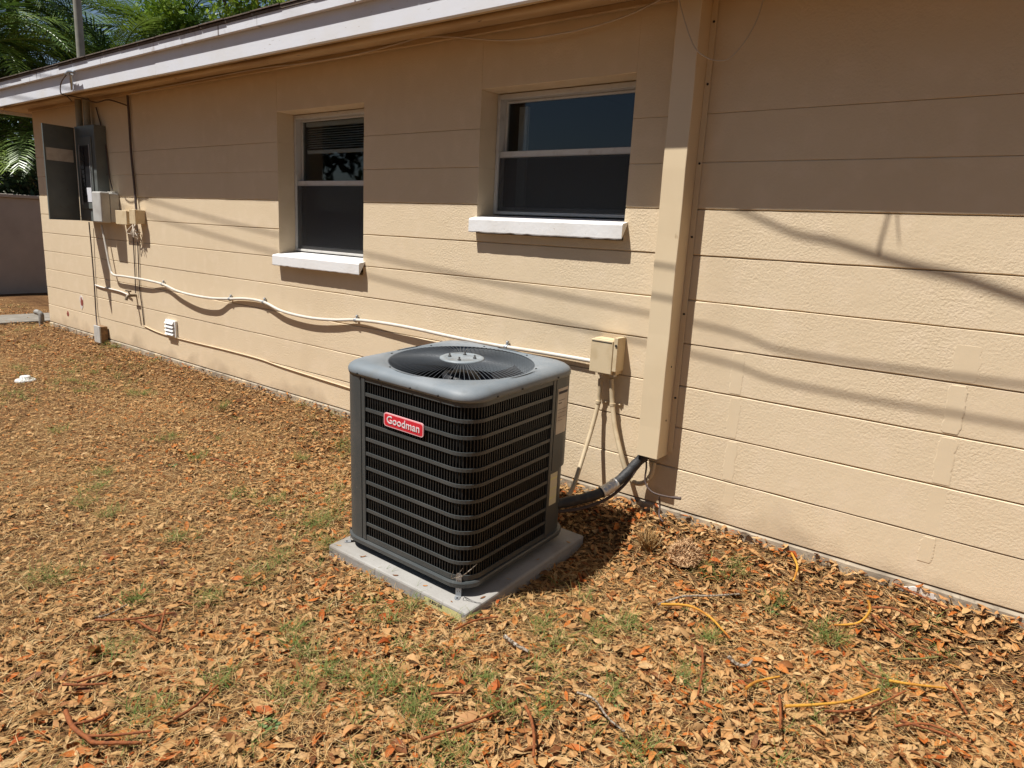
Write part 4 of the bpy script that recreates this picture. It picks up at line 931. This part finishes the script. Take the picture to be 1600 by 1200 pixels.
def leaf_template(kind):
    prof = {0: [(.28, .130), (.58, .170), (.84, .110)], 1: [(.25, .085), (.55, .125), (.82, .10)], 2: [(.3, .18), (.6, .225), (.85, .15)]}[kind]
    v = [(0, 0)]; 
    for t, w_ in prof: v += [(t, w_), (t, 0), (t, -w_)]
    v.append((1, 0)); v = np.array(v)
    f = [(0, 2, 1, 1), (0, 3, 2, 2)]
    f = np.array([(0, 2, 1), (0, 3, 2), (1, 2, 5), (1, 5, 4), (2, 3, 6), (2, 6, 5), (4, 5, 8), (4, 8, 7), (5, 6, 9), (5, 9, 8), (7, 8, 10), (8, 9, 10)])
    return v, f
def leaves(n, seed):
    g = np.random.default_rng(seed); P = region(n, g); V = []; Fc = []; T = []; base = 0
    # leaves lie thicker along the wall, round the pad and towards the oak than over the open lawn
    x, y = P[:, 0], P[:, 1]
    keep = g.random(n) < np.clip(.55+.20*smooth_np(-3.2, -1.2, x)+.45*np.exp(-((-y)/.5)**2)+.5*(vnoise(x, y, 1.5, 3)-.5), .2, 1)
    P = P[keep]; n = len(P); kinds = g.integers(0, 3, n)
    for kd in range(3):
        p = P[kinds == kd]; m = len(p); tv, tf = leaf_template(kd); K = len(tv)
        L_ = np.where(g.random(m) < .45, g.uniform(.014, .034, m), np.clip(g.normal(.043, .011, m), .022, .072))*(.78+.22*smooth_np(-4.5, -2, p[:, 0])); ca = g.normal(0, .55, m); cb = g.normal(.7, 1.5, m); tw = g.normal(0, .5, m)
        lx = tv[None, :, 0]-.5; ly = tv[None, :, 1]*np.ones((m, 1))*(g.uniform(.8, 1.15, m)[:, None])
        lz = ca[:, None]*(lx*lx-.10)+cb[:, None]*ly*ly*2+tw[:, None]*lx*ly
        loc = np.stack([lx*np.ones((m, 1)), ly, lz], 2)*L_[:, None, None]
        yaw = g.uniform(0, 2*np.pi, m); tx = g.normal(0, .24, m)*(.55+.45*smooth_np(-4.5, -2.2, p[:, 0]))+(g.random(m) < .08)*g.normal(0, .8, m)+(g.random(m) < .5)*np.pi; ty = g.normal(0, .20, m)*(.55+.45*smooth_np(-4.5, -2.2, p[:, 0]))
        def rotm(ax, a):
            c, s = np.cos(a), np.sin(a); o, z = np.ones_like(a), np.zeros_like(a)
            if ax == 0: R_ = [[o, z, z], [z, c, -s], [z, s, c]]
            elif ax == 1: R_ = [[c, z, s], [z, o, z], [-s, z, c]]
            else: R_ = [[c, -s, z], [s, c, z], [z, z, o]]
            return np.stack([np.stack(r_, 1) for r_ in R_], 1)
        R_ = rotm(2, yaw) @ rotm(1, ty) @ rotm(0, tx)
        wv = np.einsum('mij,mkj->mki', R_, loc)
        z0 = gzv(p[:, 0], p[:, 1])+g.random(m)**1.5*(.024+.022*np.exp(-(p[:, 1]/.10)**2))-wv[:, :, 2].min(1)*.75+.001
        wv[:, :, 0] += p[:, 0][:, None]; wv[:, :, 1] += p[:, 1][:, None]; wv[:, :, 2] += z0[:, None]
        wv[:, :, 1] = np.where((wv[:, :, 1] > -.008) & (p[:, 0][:, None] > HX), -.008, wv[:, :, 1])
        V.append(wv.reshape(-1, 3)); Fc.append((tf[None]+(np.arange(m)*K)[:, None, None]).reshape(-1, 3)+base); base += m*K
        tn = np.clip(g.random(m)*.88+.34*(vnoise(p[:, 0], p[:, 1], 2.0, 8)-.42)+.13*smooth_np(-3.5, -1, p[:, 0]), 0, 1); T.append(np.repeat(tn, K))
    return np.concatenate(V), np.concatenate(Fc), np.concatenate(T)
def smooth_np(a, b, x): t = np.clip((x-a)/(b-a), 0, 1); return t*t*(3-2*t)
v, f, t = leaves(78000, 5)
np_obj('leaf_litter', v, f, M['leaf'], t, None, kind='stuff', label='brown dead oak leaves covering the yard beside the house', cat='leaf litter')

def strands(P, L_, width, bendz, up, g, tints, seg=2):
    """thin curved blades; up = how far they stand off the ground (0..1)"""
    n = len(P); yaw = g.uniform(0, 2*np.pi, n); d = np.stack([np.cos(yaw), np.sin(yaw)], 1); s = np.stack([-d[:, 1], d[:, 0]], 1); curl = g.normal(0, .35, n)
    V = []; z = gzv(P[:, 0], P[:, 1])
    for i in range(seg+1):
        q = i/seg; h_ = up*(q-bendz*q*q); r_ = np.sqrt(np.clip(1-up**2*.8, .05, 1))*q
        c = P+d*(L_*r_)[:, None]+s*(L_*curl*q*q)[:, None]; wv = width*(1-.75*q)
        for sg in (-1, 1): V.append(np.concatenate([c+s*(wv*sg*.5)[:, None], (z+.004+L_*h_)[:, None]], 1))
    V = np.stack(V, 1); K = 2*(seg+1); F_ = np.array([(2*i, 2*i+1, 2*i+3, 2*i+2) for i in range(seg)])
    V[:, :, 1] = np.where((V[:, :, 1] > -.008) & (V[:, :, 0] > HX), -.008, V[:, :, 1])
    return V.reshape(-1, 3), (F_[None]+(np.arange(n)*K)[:, None, None]).reshape(-1, 4), np.repeat(tints, K)
g = np.random.default_rng(77); P = region(125000, g); n = len(P)
wgt = np.clip(.55+.7*(vnoise(P[:, 0], P[:, 1], 1.9, 12)-.35)+.12*smooth_np(-1.5, -3.5, P[:, 0]), .15, 1); P = P[g.random(n) < wgt]; n = len(P)
v, f, t = strands(P, np.clip(g.normal(.065, .028, n), .02, .16), g.uniform(.0010, .0026, n), .55, np.abs(g.normal(.10, .16, n)), g, np.clip(g.normal(.5, .25, n), 0, 1))
v[:, 2] += np.repeat(g.random(n)*.030, 6)
np_obj('dry_straw', v, f, M['straw'], t, None, kind='stuff', label='dry tan straw and dead grass mixed through the leaves', cat='straw')

# green grass: scattered tufts, denser in patches over the lawn
def tufts(cent, per, g, hh, spread):
    c = np.repeat(cent, per, 0); n = len(c); P = c+g.normal(0, spread, (n, 2))
    return P
seedpx = [(30, 580), (110, 600), (20, 620), (65, 545), (180, 545), (470, 720), (250, 690), (230, 620), (310, 720), (590, 735), (170, 810), (150, 770), (130, 795), (370, 780), (420, 790), (480, 830), (505, 815), (540, 685), (545, 715), (60, 910), (100, 905), (220, 940), (330, 950), (400, 905), (440, 880), (470, 1090), (490, 1030), (650, 1110), (600, 1075), (660, 1130), (720, 1190), (640, 950), (850, 985), (575, 1085), (505, 1065), (930, 995), (1000, 1180), (1070, 1065), (1300, 1010), (1380, 1080), (1210, 960), (985, 985), (1150, 880), (1290, 1005), (1100, 905), (200, 620), (350, 640), (520, 860), (90, 680), (170, 745), (280, 850), (330, 1090), (240, 1120), (450, 1000), (180, 1030), (760, 1080), (880, 1010), (820, 1120), (1110, 1000), (1450, 1010), (960, 1090)]
cent = [G(u, v)[:2] for u, v in seedpx]; g = np.random.default_rng(8)
cent = np.array([[c[0], c[1]] for c in cent]); cent = np.repeat(cent, 6, 0)+g.normal(0, .034, (len(cent)*6, 2))
ex = region(2600, g); ex = ex[g.random(len(ex)) < np.clip((vnoise(ex[:, 0], ex[:, 1], 1.1, 30)-.52)*2.0, 0, .55)*(1-.65*smooth_np(-2, -.8, ex[:, 0]))]
cent = np.concatenate([cent, ex]); 
P = tufts(cent, 14, g, 0, .018); n = len(P)
ok = ~((P[:, 0] > PAD[0]) & (P[:, 0] < PAD[1]) & (P[:, 1] > PAD[2]) & (P[:, 1] < PAD[3])) & ((P[:, 1] < -.01) | (P[:, 0] < HX)); P = P[ok]; n = len(P)
v, f, t = strands(P, np.clip(g.normal(.060, .020, n), .02, .12), g.uniform(.0016, .0036, n), .35, np.clip(g.normal(.62, .2, n), .1, .98), g, np.clip(g.normal(.55, .28, n), 0, 1), 3)
v[:, 2] += .018
np_obj('grass', v, f, M['grass'], t, None, kind='stuff', label='sparse tufts of green and yellowing grass in the litter', cat='grass')

# the largest leaves, one by one
tm = []
for s in range(8):
    r = random.Random(100+s); tv, tf = leaf_template(s % 3); ca, cb, tw = r.gauss(0, .5), r.gauss(.8, .9), r.gauss(0, .4)
    vv = [((x-.5), y*r.uniform(.95, 1.05), ca*((x-.5)**2-.1)+cb*y*y*2+tw*(x-.5)*y) for x, y in tv]
    mz = min(q[2] for q in vv); vv = [(a, b, c-mz) for a, b, c in vv]; tm.append(make_mesh('fallen_leaf', vv, [tuple(int(i) for i in q) for q in tf], M['leafobj'], True))
cnt = 0
while cnt < 290:
    u, v_ = rnd.uniform(10, 1590), 1195-(rnd.random()**1.6)*330
    p = G(u, v_)
    if p.y > -.05 or p.y < -2.9 or (PAD[0]-.05 < p.x < PAD[1]+.05 and PAD[2]-.05 < p.y < PAD[3]+.05): continue
    o = bpy.data.objects.new('fallen_leaf', tm[rnd.randrange(8)]); C.objects.link(o); setparent(o, ground, Vector((p.x, p.y, gz(p.x, p.y)+.014+rnd.random()*.012)))
    s = rnd.uniform(.050, .082); o.scale = (s, s, s*rnd.uniform(.8, 1.2)); o.rotation_euler = (rnd.gauss(0, .22)+(math.pi if rnd.random() < .35 else 0), rnd.gauss(0, .2), rnd.uniform(0, 6.28)); cnt += 1

for (a_, b_) in ((-.36, -.405), (-.20, -.40), (.02, -.415), (.17, -.39), (.33, -.405), (.405, -.30), (.40, -.12), (.395, .10), (.41, .33)):
    o = bpy.data.objects.new('fallen_leaf', tm[rnd.randrange(8)]); C.objects.link(o); p = Vector((CX, CY, PAD_T))+SETTLE @ Vector((a_, b_, .001)); setparent(o, ground, p)
    s = rnd.uniform(.014, .036); o.scale = (s, s, s); o.rotation_euler = (0, 0, rnd.uniform(0, 6.28))

# twigs and rope-like stems
def stem(pix, r_, m_, label, group, name='twig', lift=.043):
    P = [G(u, v)+Vector((0, 0, lift+rnd.uniform(0, .008))) for u, v in pix]; c = catmull(P, 6); m = len(c)
    mb = MB(); mb.tube(c, [r_*(1-.35*i/m)*(1+.10*math.sin(i*2.3)) for i in range(m)], 7); return mb.build(name, m_, label=label, cat='twig', group=group)
def X8(*q): return [(900+a/2.286, 780+b/2.286) for a, b in q]
def XL_(*q): return [(a/3.2, 860+b/3.2) for a, b in q]
def XM(*q): return [(500+a/4, 960+b/4) for a, b in q]
YS = 'curved yellow-orange rope-like stem lying on the leaf litter'; RS = 'reddish brown twig lying among the dead leaves'
for q in (X8((300, 412), (400, 420), (470, 460), (520, 505), (545, 540)), X8((1035, 400), (1042, 440), (1000, 482), (915, 490)), X8((765, 230), (785, 280), (770, 330)), X8((740, 785), (860, 780), (970, 765), (1075, 720)), X8((600, 725), (640, 695), (720, 680)), X8((1110, 690), (1180, 705), (1310, 720))):
    stem(q, .0056, M['yellowstem'], YS, 'yellow stems on the litter', 'rope_like_stem')
for q in (X8((880, 800), (960, 805), (1060, 780), (1170, 730)), X8((1000, 625), (1040, 665), (1100, 688)), X8((445, 565), (447, 640), (430, 745)), X8((1050, 455), (1110, 510), (1200, 560), (1320, 605)), X8((1050, 425), (1130, 435), (1215, 480)), X8((1130, 855), (1250, 850), (1400, 915)), X8((720, 745), (724, 820), (720, 870)), X8((1130, 340), (1210, 380), (1320, 430)), X8((1150, 840), (1260, 870), (1330, 900)), X8((1310, 700), (1350, 750), (1385, 815)),
          XL_((440, 1000), (600, 995), (760, 980)), XL_((370, 945), (470, 915), (530, 885)), XL_((480, 410), (650, 405), (880, 365)), XL_((690, 410), (780, 465), (800, 440)), XL_((800, 470), (815, 410), (830, 355)), XL_((390, 720), (460, 700), (540, 680)), XL_((320, 735), (430, 738), (540, 730)), XL_((870, 910), (980, 850), (1090, 740)), XM((630, 870), (800, 810), (1000, 740), (1120, 680)), XM((840, 165), (960, 110), (1110, 80)), XM((690, 575), (780, 570), (900, 580)), [(330, 727), (350, 732), (372, 742)]):
    stem(q, .0048, M['twig'], RS+(' below the blank wall' if q[0][0] > 1000 else ' on the lawn before the condenser'), 'reddish twigs below the blank wall' if q[0][0] > 1000 else 'reddish twigs on the lawn')
stem(XL_((335, 870), (370, 950), (440, 1005), (480, 1030), (600, 1035), (715, 1030)), .0075, M['twig'], 'thick hooked reddish branch piece lying in the litter', None, 'fallen_branch')
stem(XM((1280, 660), (1315, 740), (1332, 860), (1328, 980)), .0058, M['twig'], 'smooth reddish stem curving toward the bottom of the yard below the pad', None, 'fallen_twig')
stem(X8((290, 410), (380, 385), (480, 380), (580, 375)), .0055, M['greytwig'], 'long pale grey lichen-covered stick beside a yellow stem', None, 'stick')
stem(X8((540, 605), (570, 628), (605, 635), (622, 615)), .0070, M['greytwig'], 'short whitish hooked stick on the litter', None, 'stick')
stem(X8((1140, 610), (1210, 612), (1285, 605)),   .0045, M['olive'], 'short straight olive green stalk on the litter', None, 'stalk')
stem(X8((0, 740), (60, 765), (110, 830), (170, 880)), .0045, M['greytwig'], 'thin bent grey twig on the litter in front of the pad', None, 'stick')
stem(XL_((480, 390), (550, 375), (640, 325)), .0038, M['greytwig'], 'thin straight grey twig beside crossed reddish twigs', None, 'stick')
stem(XM((1150, 210), (1220, 260), (1300, 300)), .0085, M['greytwig'], 'stubby grey bark piece in the litter before the pad', None, 'bark_piece')

# broadleaf weeds
def weed(u, v, sc, seed, label, n=9):
    r = random.Random(seed); p = G(u, v); t = thing('weed', (p.x, p.y, p.z), label, 'weed', 'small green weeds'); mb = MB(); tips = []
    for i in range(n):
        a = i*2.4+r.uniform(-.4, .4); e = r.uniform(.3, 1.1); L_ = sc*r.uniform(.5, 1.0); q = p+Vector((math.cos(a)*math.cos(e), math.sin(a)*math.cos(e), math.sin(e)))*L_+Vector((0, 0, .01)); mb.tube([p+Vector((0, 0, -.01)), p.lerp(q, .5)+Vector((0, 0, .2*L_)), q], .0012, 4); tips.append((q, a))
    mb.build('stem', M['weed'], t)
    for q, a in tips:
        d = Vector((math.cos(a), math.sin(a), r.uniform(-.3, .3))).normalized(); s = Vector((-math.sin(a), math.cos(a), r.uniform(-.3, .3))).normalized(); l = sc*r.uniform(.45, .75)
        MB().add([q-d*l*.1, q+d*l*.35+s*l*.33, q+d*l*.4-Vector((0, 0, l*.08)), q+d*l*.35-s*l*.33, q+d*l*.8+s*l*.22, q+d*l*.8-s*l*.22, q+d*l], [(0, 2, 1), (0, 3, 2), (1, 2, 4), (2, 3, 5), (4, 2, 6), (2, 5, 6)]).build('leaf', M['weed'], t)
WL = 'tiny broad-leaved green weed growing through the leaf litter'
for i, (u, v) in enumerate(((425, 1145), (985, 985), (1010, 990), (1070, 957), (1120, 1100), (1105, 1120), (1395, 1030), (1065, 1070), (965, 1115), (1212, 960), (1350, 1045), (945, 975), (270, 732), (175, 810), (1020, 1190), (970, 1165))): weed(u, v, (.024 if i else .036)*(.8+.4*((i*7) % 5)/5), i, WL, 8 if i else 16)
weed(937, 742, .07, 50, 'leafy weed growing against the wall below the conduits', 14); weed(905, 752, .05, 51, 'low weed with pale leaves between condenser and wall', 10)

# fuzzy clump and straw tuft by the wall
def fuzz(name, p, rx, rz_, n, L0, m_, label, seed, up=0):
    g = np.random.default_rng(seed); d = g.normal(size=(n, 3)); d[:, 2] = np.abs(d[:, 2])+up; d /= np.linalg.norm(d, axis=1)[:, None]
    lump = 1+.25*np.sin(d[:, 0]*5+1)*np.cos(d[:, 1]*4)
    b = np.array(p)+d*np.array([rx, rx*.75, rz_])*lump[:, None]*g.uniform(.3, 1, n)[:, None]; t = d*(.12 if up == 0 else .5)+g.normal(0, .55, (n, 3)); t[:, 2] += up; t /= np.linalg.norm(t, axis=1)[:, None]
    s = np.cross(t, g.normal(size=(n, 3))); s /= np.linalg.norm(s, axis=1)[:, None]; l = L0*g.uniform(.5, 1.2, n); wv = .0016
    c = np.cross(t, s)*(l*.35)[:, None]
    V = np.stack([b-s*wv, b+s*wv, b+t*(l*.5)[:, None]+c*.6+s*wv, b+t*(l*.5)[:, None]+c*.6-s*wv, b+t*l[:, None]+s*wv*.3, b+t*l[:, None]-s*wv*.3], 1)
    f = np.concatenate([np.array([(0, 1, 2, 3)])+(np.arange(n)*6)[:, None], np.array([(3, 2, 4, 5)])+(np.arange(n)*6)[:, None]])
    v = V.reshape(-1, 3); o0 = np.array(p); o = np_obj(name, v-o0, f, m_, np.repeat(g.random(n), 6), None, label=label, cat='plant debris'); setparent(o, None, p); return o
c = G(1073, 848, .03)
fc = fuzz('fibre_clump', (c.x, c.y, gz(c.x, c.y)+.030), .070, .082, 8000, .022, M['fibre'], 'fuzzy tan clump of fibre lying against the foundation', 3)
core_ = []; cf = []; r = random.Random(5)
for i in range(7):
    for k in range(12):
        a = 2*math.pi*k/12; e = math.pi/2*i/6; q = (.92+.16*r.random())*(1+.12*math.sin(3*a+1)); core_.append((c.x+.062*math.cos(a)*math.cos(e)*q, c.y+.047*math.sin(a)*math.cos(e)*q, gz(c.x, c.y)+.012+.076*math.sin(e)*q))
cf = [(i*12+k, i*12+(k+1) % 12, (i+1)*12+(k+1) % 12, (i+1)*12+k) for i in range(6) for k in range(12)]
mesh_obj('core', core_, cf, M['fibre'], fc, True)
c = G(1014, 836, .01); fuzz('straw_tuft', (c.x, c.y, gz(c.x, c.y)+.004), .045, .012, 420, .085, M['straw'], 'upright tuft of dry yellow grass below the duct cover', 4, 1.1)
# dry stalks caught on the unit's front corner
tm_ = Vector((CX, CY, PAD_T)); a = tm_ + SETTLE @ (Vector((CX+S2-.05, CY-S2+.002, PAD_T+.09))-tm_)
mb = MB()
for k, (dx_, dz_) in enumerate(((.115, .10), (.105, .085), (.06, .07), (.02, .05))):
    e = a+Vector((dx_, -.012-.01*k, dz_)); mb.tube(catmull([a+Vector((0, -.012, 0)), a.lerp(e, .5)+Vector((0, -.02, -.012)), e], 6), .0012, 5)
mb.build('dry_stalks', M['greytwig'], label='few pale dry stalks caught on the front corner of the condenser', cat='plant debris')
